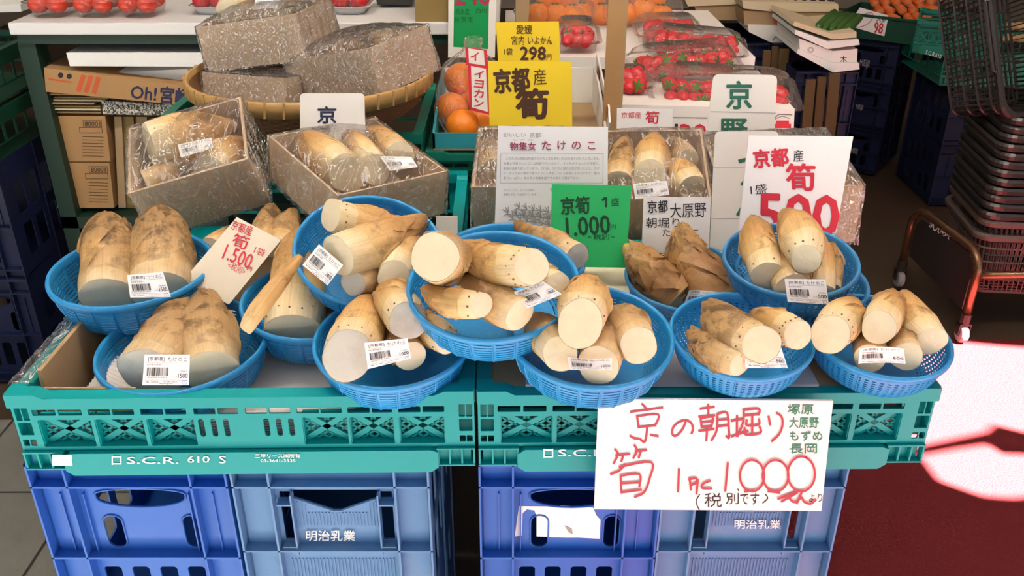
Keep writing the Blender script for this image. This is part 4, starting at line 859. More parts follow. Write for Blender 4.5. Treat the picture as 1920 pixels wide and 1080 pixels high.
# ------------------------------------------------------------------ cling-wrapped cardboard boxes
def wrapped_box(label, cen, rot, size, bulge, seed, crumple=False, rz=None):
    M = Matrix.Translation(cen) @ Euler(rot).to_matrix().to_4x4(); w_, d, h = size; a, b_, c = w_ / 2, d / 2, h / 2; t = 0.004
    cs = [M @ V((x, y, z)) for x in (-a, a) for y in (-b_, b_) for z in (-c, c)]; lo = min(p.z for p in cs)
    root = thing('wrapped_box', label, 'box', (cen[0], cen[1], lo), 0, 'film-wrapped boxes of bamboo shoots')
    MB().box((-a, -b_, -c), (a, b_, -c + t), M).build('box_floor', 'card_grey', root)
    for lo_, hi in (((-a, -b_, -c + t), (a, -b_ + t, c)), ((-a, b_ - t, -c + t), (a, b_, c)), ((-a, -b_ + t, -c + t), (-a + t, b_ - t, c)), ((a - t, -b_ + t, -c + t), (a, b_ - t, c))):
        MB().box(lo_, hi, M).build('box_wall', 'card_grey', root)
    sd = V((seed * 3.1, seed * 1.7, 0)); mb = MB(); N, K = 44, 34; e = 0.003; S = 8
    def disp(x, y, k): return k * (0.0022 * abs(noise.noise(V((x * 26, y * 26, seed)))) + 0.0012 * noise.noise(V((x * 60, y * 60, seed + 5))))
    vs_ = []; fs = []
    for j in range(K + 1):
        for i in range(N + 1):
            u = -1 + 2 * i / N; v = -1 + 2 * j / K; x, y = u * (a + e), v * (b_ + e)
            z = c + 0.002 + bulge * ((1 - u * u) * (1 - v * v)) ** 0.7 + disp(x, y, 1.2)
            vs_.append(M @ V((x, y, z)))
    fs = [(j * (N + 1) + i, j * (N + 1) + i + 1, (j + 1) * (N + 1) + i + 1, (j + 1) * (N + 1) + i) for j in range(K) for i in range(N)]
    mb.add(vs_, fs)
    loop = [(-1 + 2 * i / 30, -1) for i in range(30)] + [(1, -1 + 2 * i / 24) for i in range(24)] + [(1 - 2 * i / 30, 1) for i in range(30)] + [(-1, 1 - 2 * i / 24) for i in range(24)]
    n = len(loop); vs_ = []
    for k in range(S + 1):
        f = k / S
        for i, (u, v) in enumerate(loop):
            ou = 0.0035 * (1 + 1.2 * noise.noise(V((i * 0.9, k * 0.35, seed * 2)))) * (0.25 + f) + 0.0012
            x = u * (a + ou); y = v * (b_ + ou); vs_.append(M @ V((x, y, c + 0.002 - f * (h + 0.004))))
    fs = [(k * n + i, k * n + (i + 1) % n, (k + 1) * n + (i + 1) % n, (k + 1) * n + i) for k in range(S) for i in range(n)]
    mb.add(vs_, [f[::-1] for f in fs])
    mb.build('cling_film', 'wrap_film_crumpled' if crumple else 'wrap_film', root, smooth=True, label='shiny clear cling film')
    return root
gb = 'shoots inside the wrapped boxes'
W1 = wrapped_box('tilted wrapped box at the left with big pale shoots, topped by a price sticker', (-0.5594, 1.5398, 0.8946), (0.39, -0.2345, 0.1853), (0.207, 0.173, 0.1101), 0.030, 1)
price_label(W1, [(333, 271), (396, 258), (400, 277), (339, 295)], 1.555, '3980', 40, 0)
W2 = wrapped_box('wrapped box turned cornerwise with three shoots, left of the centre', (-0.2771, 1.5273, 0.8822), (0.1533, 0.035, 0.6757), (0.2146, 0.2457, 0.0836), 0.014, 2)
price_label(W2, [(712, 293), (771, 294), (783, 313), (731, 320)], 1.555, '3000', 60, 0)
W3 = wrapped_box('wrapped box mostly hidden behind the paper notice', (0.0414, 1.5285, 0.8743), (0.2114, 0.0011, -0.0333), (0.2093, 0.1986, 0.0924), 0.02, 3, True)
W4 = wrapped_box('wrapped box with shoots right of the paper notice', (0.2551, 1.5288, 0.8657), (0.2904, -0.0408, -0.0843), (0.1762, 0.2036, 0.0902), 0.030, 4)
price_label(W4, [(1187, 345), (1250, 339), (1255, 365), (1191, 373)], 1.50, '2000', 30, 0)
W5 = wrapped_box('wrapped box behind the red 500 sign', (0.4667, 1.5171, 0.8668), (0.0834, -0.045, -0.0319), (0.2271, 0.2387, 0.1059), 0.012, 5, True)
T1 = wrapped_box('wrapped box on top of the pile in the woven tray', (-0.5336, 2.0355, 1.0226), (0.0086, -0.1588, -0.2223), (0.2352, 0.1846, 0.0949), 0.03, 6, True)
price_label(T1, [(480, -4), (527, -10), (519, 14), (474, 18)], 1.93, '3500', 30, 0)
T2 = wrapped_box('wrapped box leaning at the right in the woven tray', (-0.3242, 1.9515, 0.9751), (0.0765, -0.2246, -0.5895), (0.2538, 0.193, 0.0959), 0.03, 7, True)
T3 = wrapped_box('wrapped box at the bottom left in the woven tray', (-0.5401, 1.9814, 0.9193), (-0.1553, -0.0469, -0.436), (0.22, 0.1593, 0.0619), 0.006, 8, True)
for k, (lb, b_, t_, r_, kd, fc, ns, nu) in enumerate((
  ('shoot with a large white cut end facing left in the left wrapped box', (280, 272, 1.60), (448, 236, 1.64), 42, 'pale', 0.25, 2, 4),
  ('shoot at the right front of the left wrapped box', (395, 322, 1.58), (462, 262, 1.64), 34, 'pale', 0.3, 2, 0),
  ('tan shoot low at the front left of the left wrapped box', (275, 345, 1.60), (395, 300, 1.62), 26, 'tan', 0.1, 2, 0),
  ('left shoot in the cornerwise wrapped box', (652, 325, 1.555), (556, 255, 1.66), 36, 'pale', 0.35, 3, 0),
  ('middle shoot in the cornerwise wrapped box', (703, 318, 1.57), (648, 248, 1.68), 27, 'pale', 0.5, 2, 0),
  ('right shoot in the cornerwise wrapped box', (752, 290, 1.60), (690, 240, 1.69), 24, 'tan', 0.4, 1, 0),
  ('shoot at the left of the box behind the paper notice', (925, 320, 1.58), (920, 262, 1.67), 24, 'tan', 0.0, 2, 0),
  ('tan upright shoot at the left of the box right of the notice', (1160, 340, 1.55), (1172, 258, 1.64), 24, 'tan', 0.0, 2, 0),
  ('creamy shoot with its cut end down in the box right of the notice', (1218, 330, 1.545), (1228, 250, 1.64), 29, 'pale', 0.5, 1, 0),
  ('shoot at the right front of the box right of the notice', (1298, 352, 1.53), (1258, 300, 1.58), 26, 'pale', 0.2, 1, 0),
  ('brown shoot at the right rear of the box right of the notice', (1290, 300, 1.60), (1255, 262, 1.66), 20, 'tan', 0.2, 2, 0),
  ('left shoot in the box on top of the tray pile', (430, 22, 1.97), (470, -40, 2.04), 24, 'pale', 0.3, 1, 0),
  ('right shoot in the box on top of the tray pile', (520, 15, 1.98), (560, -40, 2.04), 26, 'pale', 0.3, 1, 0),
  ('shoot bulging from the box leaning in the woven tray', (735, 70, 1.92), (640, 90, 1.93), 20, 'tan', 0.1, 1, 0))):
    shoot(lb, b_, t_, r_, kd, 1.15, 2.8, 0, 'shoot_cut', fc, ns, nu, 40 + k, gb, 0.0)
# ------------------------------------------------------------------ woven bamboo tray
tc_ = at(583, 140, 1.964); tr = thing('woven_tray', 'round shallow woven bamboo tray piled with wrapped boxes', 'tray', (tc_.x, tc_.y, tc_.z - 0.092))
RT = 0.257; prof = smoothline([(1.0, 0), (0.95, -0.035), (0.86, -0.062), (0.72, -0.080), (0.5, -0.088), (0.0, -0.089)], 5)
wv = MB()
for q in range(24):
    s = q / 23 * (len(prof) - 8); j = int(s); f = s - j; rr = (prof[j][0] + (prof[j + 1][0] - prof[j][0]) * f) * RT; zz = prof[j][1] + (prof[j + 1][1] - prof[j][1]) * f; n = 144; vs_ = []
    for k in range(n):
        a = 2 * PI * k / n; o = 0.0016 * math.cos(PI * (k // 2 + q)); 
        for dz in (-0.0032, 0.0032): vs_.append(tc_ + V(((rr + o) * math.cos(a), (rr + o) * math.sin(a), zz + dz * (1 if q < 12 else 0.6))))
    wv.add(vs_, [(2 * k, 2 * ((k + 1) % n), 2 * ((k + 1) % n) + 1, 2 * k + 1) for k in range(n)])
o = wv.build('weave', 'bamboo_weave', tr); o['kind'] = 'stuff'
bt = MB().lathe([(p[0] * RT * 0.985, p[1] - 0.001) for p in prof], 72, Matrix.Translation(tc_)).build('tray_bowl', 'bamboo_weave', tr, smooth=True)
MB().lathe([(RT * 0.985, -0.020), (RT * 0.99, 0.010), (RT * 1.005, 0.012), (RT * 1.022, 0.008), (RT * 1.016, -0.020), (RT * 0.985, -0.020)], 96, Matrix.Translation(tc_)).build('rim_band', 'bamboo_strip', tr, smooth=True)
wr = MB()
for k in range(44):
    a = 2 * PI * k / 44; p = tc_ + V((RT * 1.02 * math.cos(a), RT * 1.02 * math.sin(a), -0.005)); tg = V((-math.sin(a), math.cos(a), 0))
    wr.bar(p - tg * 0.002 + V((0, 0, -0.014)), p + tg * 0.001 + V((0, 0, 0.017)), 0.004, 0.004, (math.cos(a), math.sin(a), 0))
o = wr.build('rim_lashings', 'bamboo_strip', tr); o['kind'] = 'stuff'
# ------------------------------------------------------------------ signs
Z = lambda X, Y: (1100 + X / 3, 720 + Y / 3)
def ZL(*lines): return [[Z(*p) for p in L] for L in lines]
def ell(cx, cy, rx, ry, n=20): return [Z(cx + rx * math.cos(2 * PI * k / n - 1.2), cy + ry * math.sin(2 * PI * k / n - 1.2)) for k in range(n + 1)]
red = ZL([(312, 112), (338, 140)], [(248, 155), (425, 132)], [(283, 178), (292, 243)], [(283, 180), (402, 170), (385, 232)], [(292, 240), (385, 232)], [(340, 240), (336, 285), (325, 325), (300, 308)], [(245, 290), (265, 303), (288, 306)], [(360, 285), (400, 292)],
  [(555, 215), (540, 250), (512, 284), (490, 290), (480, 272), (488, 240), (520, 212), (560, 203), (590, 222), (597, 255), (590, 275)],
  [(640, 138), (715, 128)], [(683, 115), (684, 172)], [(632, 182), (718, 175)], [(640, 190), (646, 240)], [(640, 192), (708, 184), (700, 238)], [(646, 214), (703, 208)], [(648, 240), (700, 236)], [(632, 262), (712, 252)], [(678, 240), (672, 315)],
  [(735, 170), (730, 260), (702, 314)], [(735, 166), (788, 160), (798, 240), (800, 300), (785, 292)], [(738, 200), (788, 196)], [(735, 236), (792, 230)],
  [(815, 205), (870, 195)], [(845, 178), (843, 290)], [(815, 292), (905, 262)], [(880, 142), (968, 138), (964, 170)], [(885, 174), (965, 168)], [(882, 142), (879, 210), (848, 290)], [(930, 180), (930, 275)], [(900, 202), (900, 230), (965, 225), (968, 195)], [(888, 245), (892, 281), (975, 273), (972, 238)],
  [(1022, 180), (1030, 225)], [(1068, 160), (1095, 182), (1100, 228), (1080, 280), (1040, 318)],
  [(160, 365), (175, 392), (152, 442)], [(165, 398), (240, 390)], [(205, 398), (195, 430)], [(268, 340), (282, 372), (262, 412)], [(275, 374), (335, 368)], [(305, 372), (292, 410)],
  [(215, 450), (180, 485), (135, 502)], [(185, 462), (362, 435), (352, 530), (322, 605), (270, 630)], [(190, 510), (195, 605)], [(190, 512), (295, 502), (296, 570)], [(195, 555), (295, 548)], [(195, 605), (305, 590)],
  [(518, 475), (513, 600)], [(578, 525), (585, 590)], [(575, 532), (612, 525), (618, 548), (582, 566)], [(624, 535), (616, 612)], [(692, 540), (655, 555), (648, 580), (700, 582)], [(792, 440), (778, 595)],
  [(888, 600), (935, 594)], [(1020, 598), (1082, 606)], [(1075, 640), (1192, 598), (1095, 655)], [(1132, 632), (1160, 658), (1188, 654)], [(1208, 600), (1180, 666)], [(1182, 656), (1206, 632), (1220, 656), (1256, 668), (1286, 645)])
red += [ell(928, 510, 68, 88), ell(1060, 510, 72, 88), ell(1205, 500, 76, 98)]
def ZR(a, b_, c, d): return (*Z(a, b_), *Z(c, d))
sign('price_sign', 'large white hand-lettered sign hanging on the front of the stall', [(1122, 748), (1562, 752), (1540, 958), (1114, 955)], 1.187, 1, 0, 'paper_white', 0.004,
  [('s', 'ink_marker_red', red, 4.2), ('s', 'ink_black', ZL([(635, 620), (615, 660), (632, 705)], [(1005, 620), (1018, 642), (990, 668)], [(850, 590), (855, 600)]), 2.0),
   ('t', 'ink_black', '税', ZR(662, 612, 760, 692)), ('t', 'ink_black', '別', ZR(782, 612, 855, 675)), ('t', 'ink_black', 'です', ZR(862, 612, 970, 678)), ('t', 'ink_black', 'より', ZR(1250, 615, 1325, 662)),
   ('t', 'ink_green', '塚原', ZR(1130, 112, 1275, 170), 0.01), ('t', 'ink_green', '大原野', ZR(1138, 185, 1305, 247), 0.01), ('t', 'ink_green', 'もずめ', ZR(1140, 262, 1325, 318), 0.01), ('t', 'ink_green', '長岡', ZR(1140, 335, 1295, 390), 0.01)])
sign('price_card', 'tilted cream price card with red writing between the left baskets', [(444, 407), (527, 450), (429, 571), (343, 526)], 1.37, 38, 5, 'paper_warm', 0.0015,
  [('t', 'ink_red', '京都産', (434, 418, 474, 437), 0.005, -20), ('t', 'ink_red', '筍', (436, 440, 467, 466), 0.02, -18), ('t', 'ink_red', '1.500', (419, 467, 474, 496), 0.015, -22), ('t', 'ink_red', '円', (464, 500, 473, 508), 0.01, -20),
   ('t', 'ink_red', '<税別>', (427, 496, 461, 510), 0.0, -24), ('t', 'ink_red', '1袋', (477, 464, 497, 479), 0.0, -24)])
sign('name_card', 'white round-cornered card with one navy character, behind the cornerwise box', rcorner([(562, 175), (683, 175), (686, 285), (563, 285)], 9), 1.665, 12, 0, 'card_white', 0.002, [('t', 'ink_navy', '京', (595, 199, 631, 232), 0.05)])
sign('price_card', 'bright yellow card with bold dark writing above the paper notice', [(915, 114), (1072, 116), (1073, 242), (918, 242)], 1.80, 8, 0, 'paper_yellow', 0.0015,
  [('t', 'ink_brown', '京都', (925, 127, 994, 174), 0.06, 4), ('t', 'ink_brown', '産', (1000, 129, 1024, 159), 0.0, 4), ('t', 'ink_brown', '筍', (966, 165, 1030, 224), 0.075, 2)], stake=0.815)
sign('price_card', 'yellow card reading 298 behind the bold yellow card', [(930, 42), (1048, 40), (1051, 122), (934, 122)], 1.95, 6, 0, 'paper_yellow', 0.0015,
  [('t', 'ink_brown', '愛媛', (968, 47, 998, 64), 0.01), ('t', 'ink_brown', '宮内', (959, 67, 983, 84), 0.01), ('t', 'ink_brown', 'いよかん', (990, 68, 1036, 83), 0.01), ('t', 'ink_brown', '1袋', (945, 90, 961, 103), 0.01),
   ('t', 'ink_brown', '298', (975, 87, 1024, 113), 0.06), ('t', 'ink_brown', '円', (1025, 102, 1034, 112), 0.01)])
s_, sh = sign('price_card', 'tall white card with a dark green panel at the top centre', [(841, -60), (932, -60), (928, 108), (840, 108)], 2.25, 6, 0, 'card_white', 0.002,
  [('t', 'ink_wine', '240', (851, -26, 920, 10), 0.06), ('t', 'ink_dark_green', '熊本産', (854, 16, 880, 28), 0.0), ('t', 'ink_dark_green', '西和', (892, 14, 912, 25), 0.0), ('t', 'ink_dark_green', '佐賀産', (852, 31, 887, 42), 0.0)])
mb = MB(); plate(mb, Sheet(sh.p + sh.n * 0.0004, sh.n), [(852, -50), (918, -50), (915, 92), (850, 88)], 0.0003); mb.build('green_panel', 'paper_deep_green', s_)
P_ = [('t', 'ink_grey', 'おいしい', (944, 249, 986, 257)), ('t', 'ink_grey', '京都', (993, 249, 1014, 258)), ('t', 'ink_wine', '物集女', (956, 266, 1005, 282), 0.02), ('t', 'ink_wine', 'た', (1016, 264, 1033, 281), 0.02), ('t', 'ink_wine', 'け', (1045, 264, 1061, 281), 0.02), ('t', 'ink_wine', 'の', (1072, 265, 1089, 280), 0.02), ('t', 'ink_wine', 'こ', (1102, 266, 1116, 280), 0.02),
      ('t', 'ink_grey', 'もず め', (961, 261, 1000, 264))]
for i, t in enumerate(('このたびは物集女特産のたけのこをお求めいただきありがとうございます。', '物集女特産のたけのこは新鮮でやわらかく、えぐみが少ないのが特長で、', '最高の品質を誇っています。それは、たけのこ畑の土質が良いことと、たけ', 'のこがより永く地中で育つように工夫をこらした栽培によるものです。春の', '香りいっぱい、味の良い物集女産で竹の旬をご賞味下さい。')):
    P_.append(('t', 'ink_grey', t, (944 if i else 949, 294.5 + i * 9.1, 1124 if i < 4 else 1087, 300 + i * 9.1)))
P_ += [('t', 'ink_grey', 'たけのこには、タンパク質や', (944, 354, 1002, 359)), ('t', 'ink_grey', '各種ビタミンも含まれています。', (944, 362, 1007, 367)), ('t', 'ink_grey', '季節の味', (1031, 352, 1060, 359)),
       ('s', 'ink_grey', [[(939, 287), (1131, 288)], [(1131, 288), (1130, 343)], [(1130, 343), (938, 343)], [(938, 343), (939, 287)]], 0.7)]
lv = []; rnd = random.Random(5)
for (x0, y0, x1, y1) in ((950, 402, 1075, 420), (960, 412, 1070, 432), (972, 392, 1080, 408)):
    lv.append([(x0, y0), ((x0 + x1) / 2, (y0 + y1) / 2 - 4), (x1, y1)])
    for q in range(8):
        f = 0.02 + q / 8; x = x0 + (x1 - x0) * f; y = y0 + (y1 - y0) * f - 3
        for a in (-2.6, -2.1, -1.6, 2.6): lv.append([(x, y), (x + 11 * math.cos(a + rnd.uniform(-.2, .2)), y + 11 * math.sin(a + rnd.uniform(-.2, .2)))])
P_.append(('s', 'ink_grey', lv, 1.7))
sign('paper_notice', 'white printed notice with wine-red heading and a bamboo drawing', [(934, 236), (1140, 238), (1139, 440), (927, 440)], 1.46, 10, 0, 'paper_white', 0.0006, P_, cat='notice')
sign('price_card', 'bright green card reading 1000 in front of the paper notice', [(1035, 345), (1184, 348), (1174, 502), (1031, 500)], 1.405, 14, 0, 'paper_green', 0.0015,
  [('t', 'ink_dark_green', '京筍', (1051, 368, 1106, 402), 0.04, 3), ('s', 'ink_dark_green', [[(1130, 375), (1136, 371), (1136, 387)]], 4), ('t', 'ink_dark_green', '盛', (1146, 371, 1161, 386), 0.0), ('t', 'ink_dark_green', '1.000', (1061, 405, 1144, 441), 0.03, 4), ('t', 'ink_dark_green', '円', (1145, 421, 1155, 430)), ('t', 'ink_dark_green', '<税別>', (1103, 439, 1152, 449))])
sign('price_card', 'small white card with black brush writing behind the dark shoots', [(1207, 370), (1333, 370), (1329, 476), (1203, 474)], 1.435, 12, 0, 'paper_white', 0.002,
  [('t', 'ink_black', '京都', (1214, 375, 1252, 399), 0.015, 2), ('t', 'ink_black', '大原野', (1256, 380, 1324, 408), 0.0, 2), ('t', 'ink_black', '朝堀り', (1211, 408, 1274, 427), 0.0), ('t', 'ink_black', 'たけのこ', (1242, 429, 1310, 443), 0.0)])
sign('price_card', 'little white card with red writing behind the box right of the notice', [(1157, 203), (1261, 205), (1262, 262), (1156, 262)], 1.75, 8, 0, 'paper_white', 0.0015,
  [('t', 'ink_red', '京都産', (1165, 210, 1202, 222), 0.0), ('t', 'ink_red', '筍', (1210, 208, 1236, 232), 0.03)], stake=0.79)
sign('name_card', 'tall white round-topped card with green brush characters, upper right', rcorner([(1338, 139), (1458, 141), (1450, 268), (1322, 268)], 12), 1.72, 10, 0, 'card_white', 0.002,
  [('t', 'ink_pine', '京', (1361, 151, 1410, 205), 0.045), ('t', 'ink_pine', '野', (1350, 222, 1402, 268), 0.045), ('s', 'ink_grey', [[(1333, 209), (1455, 212)]], 0.8)])
sign('name_card', 'folded white card with round corner half hidden by the red 500 sign', rcorner([(1341, 247), (1460, 246), (1448, 478), (1330, 474)], 10), 1.435, 12, 0, 'card_white', 0.002,
  [('s', 'ink_grey', [[(1336, 314), (1450, 313)], [(1332, 410), (1450, 408)]], 0.8), ('s', 'ink_pine', [[(1387, 302), (1404, 298)], [(1392, 345), (1398, 338)], [(1384, 402), (1392, 388)]], 7)])
sign('price_sign', 'white sign with a huge red 500 behind the nested baskets', [(1404, 254), (1600, 256), (1563, 460), (1384, 446)], 1.375, 14, 3, 'paper_white', 0.004,
  [('t', 'ink_red', '京都', (1411, 278, 1479, 314), 0.06, 4), ('t', 'ink_black', '産', (1487, 281, 1506, 303), 0.0, 3), ('t', 'ink_red', '筍', (1473, 306, 1530, 358), 0.05, 0, -0.05), ('t', 'ink_black', '1盛', (1407, 345, 1438, 364), 0.0, 4), ('t', 'ink_red', '500', (1420, 363, 1574, 442), 0.055, -2), ('t', 'ink_black', '円', (1553, 433, 1566, 444))])
sign('blank_card', 'small blank pale card standing behind the tilted basket', [(818, 405), (858, 406), (858, 448), (816, 446)], 1.40, 10, 0, 'paper_warm', 0.0015)
# ------------------------------------------------------------------ rear left: rack, cartons, foam
def block(name, label, cat, quad, y, dep, mat, writing=(), group=None):
    sh = Sheet((0, y, 0), (0, -1, 0)); mb = MB(); plate(mb, sh, quad, dep); org = V((sum(p.x for p in mb.v) / len(mb.v), y + dep / 2, min(p.z for p in mb.v)))
    if not writing:
        o = mb.build(name, mat, None, origin=org); return put(o, label, cat, group)
    r = thing(name, label, cat, org, 0, group); mb.build('carton_body', mat, r); write(sh, r, writing); return r
YT = 2.32; zt = at_y(960, 43, YT).z; xl = at_y(15, 50, YT).x; xr = at_y(936, 50, YT).x
rk = thing('display_table', 'white-topped table on a dark green steel frame at the rear left', 'table', ((xl + xr) / 2, YT + 0.3, 0))
MB().box((xl, YT, zt - 0.030), (xr, YT + 0.75, zt)).build('table_top', 'table_white', rk, bevel=0.003)
MB().box((xl + 0.01, YT + 0.012, zt - 0.055), (xr - 0.01, YT + 0.74, zt - 0.03)).build('apron', 'steel_green', rk)
zs = at_y(200, 412, YT).z
for x in (at_y(54, 200, YT).x, xr - 0.10):
    for y in (YT + 0.02, YT + 0.68): MB().box((x, y, 0), (x + 0.045, y + 0.045, zt - 0.055)).build('leg', 'steel_green', rk)
MB().box((at_y(54, 200, YT).x, YT + 0.02, zs - 0.035), (xr - 0.06, YT + 0.72, zs)).build('lower_shelf', 'steel_green', rk)
YB = YT + 0.05
zz1 = at_y(150, 303, YB).z
block('carton', 'brown carton with black stamped box at the bottom of the rear left shelf', 'carton', [(96, 305), (205, 305), (214, 390), (108, 390)], YB, 0.3, 'card_brown',
  [('t', 'ink_black', '80001', (171, 314, 198, 322), 0.01), ('s', 'ink_black', [[(167, 312), (201, 312)], [(201, 312), (202, 323)], [(202, 323), (168, 323)], [(168, 323), (167, 312)], [(160, 325), (202, 325)], [(202, 325), (203, 335)], [(203, 335), (161, 335)], [(161, 335), (160, 325)]] + [[(167, 342 + 6 * k), (203, 343 + 6 * k)] for k in range(7)], 0.8)], 'brown cartons on the rear shelf')
block('carton', 'brown carton with black stamped box on top of its twin on the shelf', 'carton', [(80, 218), (197, 218), (207, 303), (93, 303)], YB, 0.3, 'card_brown',
  [('t', 'ink_black', '80001', (159, 228, 188, 236), 0.01), ('s', 'ink_black', [[(156, 226), (190, 226)], [(190, 226), (191, 237)], [(191, 237), (157, 237)], [(157, 237), (156, 226)], [(149, 239), (191, 239)], [(191, 239), (192, 249)], [(192, 249), (150, 249)], [(150, 249), (149, 239)]] + [[(155, 256 + 6 * k), (194, 257 + 6 * k)] for k in range(7)], 0.8)], 'brown cartons on the rear shelf')
for k, (x0, x1) in enumerate(((214, 228), (230, 250), (254, 275))):
    block('upright_cardboard', ('leftmost', 'middle', 'rightmost')[k] + ' upright cardboard panel beside the brown cartons on the shelf', 'cardboard', [(x0, 219), (x1, 219), (x1 + 8, 390), (x0 + 8, 390)], YB + 0.02 + 0.01 * k, 0.28, ('card_tan', 'card_olive', 'card_tan')[k], (), 'upright cardboard panels')
rnd = random.Random(11)
for k in range(7):
    y1 = 214 - k * 5.6; x0 = 70 + rnd.uniform(-3, 6); x1 = 186 + rnd.uniform(-12, 16)
    block('flattened_carton', ('%s of the flattened cartons on the brown carton' % ('lowest', 'second lowest', 'third lowest', 'middle', 'third highest', 'second highest', 'topmost')[k]), 'cardboard', [(x0, y1 - 5.0), (x1, y1 - 4.2), (x1, y1 - 1.2), (x0, y1 - 2.2)], YB - 0.02 + rnd.uniform(0, 0.02), 0.28, ('card_tan', 'card_cream', 'card_olive')[k % 3], (), 'flattened cartons on the rear shelf')
block('speckled_carton', 'carton lid printed with black and white speckles', 'carton', [(190, 189), (384, 200), (384, 218), (193, 214)], YB - 0.01, 0.28, 'card_speckle')
block('fruit_carton', 'brown fruit carton with bold navy lettering and red stripes', 'carton', [(82, 127), (372, 163), (368, 200), (86, 172)], YB - 0.03, 0.30, 'card_brown',
  [('t', 'ink_navy', 'Oh!', (245, 162, 294, 187), 0.05, -5), ('t', 'ink_navy', '宮崎', (300, 163, 357, 196), 0.05, -5), ('s', 'ink_orange', [[(156, 144), (148, 168)], [(170, 146), (162, 170)], [(184, 148), (177, 172)]], 9), ('s', 'ink_orange', [[(92, 148), (133, 154)]], 3), ('t', 'ink_black', '●', (109, 136, 119, 146)), ('t', 'ink_black', '●', (125, 138, 135, 148))])
block('foam_slab', 'white foam panel lying aslant in the shelf, lower one', 'foam', [(170, 138), (385, 128), (385, 158), (320, 156), (190, 142)], YB + 0.01, 0.3, 'foam_white', (), 'white foam panels')
block('foam_slab', 'white foam box lid lying level right under the table', 'foam', [(124, 99), (385, 99), (385, 125), (131, 124)], YB - 0.03, 0.35, 'foam_white', (), 'white foam panels')
# crates at the left edge
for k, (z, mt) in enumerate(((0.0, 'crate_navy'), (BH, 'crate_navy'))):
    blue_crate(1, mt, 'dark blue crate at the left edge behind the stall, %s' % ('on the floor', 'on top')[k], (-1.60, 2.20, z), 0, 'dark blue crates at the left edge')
for k in range(2):
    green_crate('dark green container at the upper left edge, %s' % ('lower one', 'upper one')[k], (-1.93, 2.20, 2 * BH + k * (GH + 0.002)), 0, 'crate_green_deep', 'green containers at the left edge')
# ------------------------------------------------------------------ produce on the table
def ball(mb, p, r, sq=0.85, n=14, M=None):
    K = 9; Mx = Matrix.Translation(p) @ (M or Matrix())
    mb.lathe([(r * math.sin(PI * k / K), -r * sq * math.cos(PI * k / K)) for k in range(K + 1)], n, Mx)
_tm = None
def round_fruit(name, label, cat, p, r, mat, sq, group, leaf=True):
    mb = MB(); ball(mb, V(p), r, sq); root = thing(name, label, cat, (p[0], p[1], p[2] - r * sq), 0, group); mb.build('flesh', mat, root, smooth=True)
    if leaf:
        mb = MB(); top = V(p) + V((0, 0, r * sq * 0.98))
        for k in range(5):
            a = k * 1.256; mb.bar(top, top + V((math.cos(a), math.sin(a), 0.0)) * r * 0.4, 0.005, 0.0015)
        mb.build('calyx', 'leaf_green', root)
    return root
def clam(label, c, w_, d, h, group, M=None, flange=0.012, mat='clamshell', lid=0.5, cat='pack', name='clear_pack', tray=None):
    M = Matrix.Translation(c) @ (M or Matrix()); root = thing(name, label, cat, c, 0, group)
    def ringf(a, b_, z, n=6):
        return [M @ V((x, y, z)) for x, y in rrect(-a, -b_, a, b_, 0.022, n)]
    def loft(rings):
        mb = MB(); n = len(rings[0])
        for g_ in rings: mb.add(g_, [])
        mb.f = [[i * n + k, i * n + (k + 1) % n, (i + 1) * n + (k + 1) % n, (i + 1) * n + k] for i in range(len(rings) - 1) for k in range(n)]; return mb
    hb = h * (1 - lid); a, b_ = w_ / 2 - flange, d / 2 - flange
    mb = loft([ringf(a * 0.85, b_ * 0.85, 0.0), ringf(a * 0.96, b_ * 0.96, hb * 0.5), ringf(a, b_, hb), ringf(a + flange, b_ + flange, hb + 0.001)]); mb.f.append(list(range(28))[::-1]); mb.build('tray', tray or mat, root, smooth=True)
    mb = loft([ringf(a + flange, b_ + flange, hb + 0.003), ringf(a, b_, hb + 0.004), ringf(a * 0.93, b_ * 0.93, h * 0.86), ringf(a * 0.78, b_ * 0.78, h)]); n = len(mb.v) // 4; mb.f.append(list(range(3 * n, 4 * n))); mb.build('lid', mat, root, smooth=True)
    return root, M
gt = 'tomatoes on the rear table'
for k, px in enumerate((82, 168, 252)):
    c = at_z(px, 36, zt + 0.002); c.y += 0.075; nm = ('left', 'middle', 'right')[k]
    clam('clear pack of pale red tomatoes, %s of three on the rear table' % nm, c, 0.115, 0.15, 0.075, 'clear packs of tomatoes')
    for j, (dx, dy, dz) in enumerate(((-0.024, -0.038, 0), (0.024, -0.038, 0), (-0.024, 0.012, 0.004), (0.026, 0.016, 0.004))):
        round_fruit('tomato', 'pale red tomato at the %s of the %s tomato pack' % (('front left', 'front right', 'rear left', 'rear right')[j], nm), 'tomato', (c.x + dx, c.y + dy, c.z + 0.030 + dz), 0.0255, 'tomato_red', 0.85, gt)
for k, px in enumerate((388, 652)):
    c = at_z(px, 30, zt + 0.002); c.y += 0.07; nm = ('left', 'right')[k]
    clam('white foam tray of deep red tomatoes, %s of the wrapped box pile' % nm, c, 0.105 if k == 0 else 0.11, 0.13, 0.07, 'foam trays of tomatoes', lid=0.72, tray='foam_white', mat='bag_film')
    for j, (dx, dy) in enumerate(((-0.022, -0.028), (0.024, -0.028), (-0.022, 0.024), (0.024, 0.026))):
        round_fruit('tomato', 'deep red tomato at the %s of the %s foam tray' % (('front left', 'front right', 'rear left', 'rear right')[j], nm), 'tomato', (c.x + dx, c.y + dy, c.z + 0.030), 0.0235, 'tomato_deep', 0.9, gt)
block('foam_tray', 'stack of white foam trays at the far left of the table', 'tray', [(-30, 8), (38, 8), (40, 22), (-30, 24)], YT + 0.25, 0.2, 'foam_white')
block('black_tray', 'black produce tray with a yellow label on the rear table', 'tray', [(702, -10), (778, -12), (772, 9), (708, 9)], YT + 0.2, 0.12, 'plastic_black')
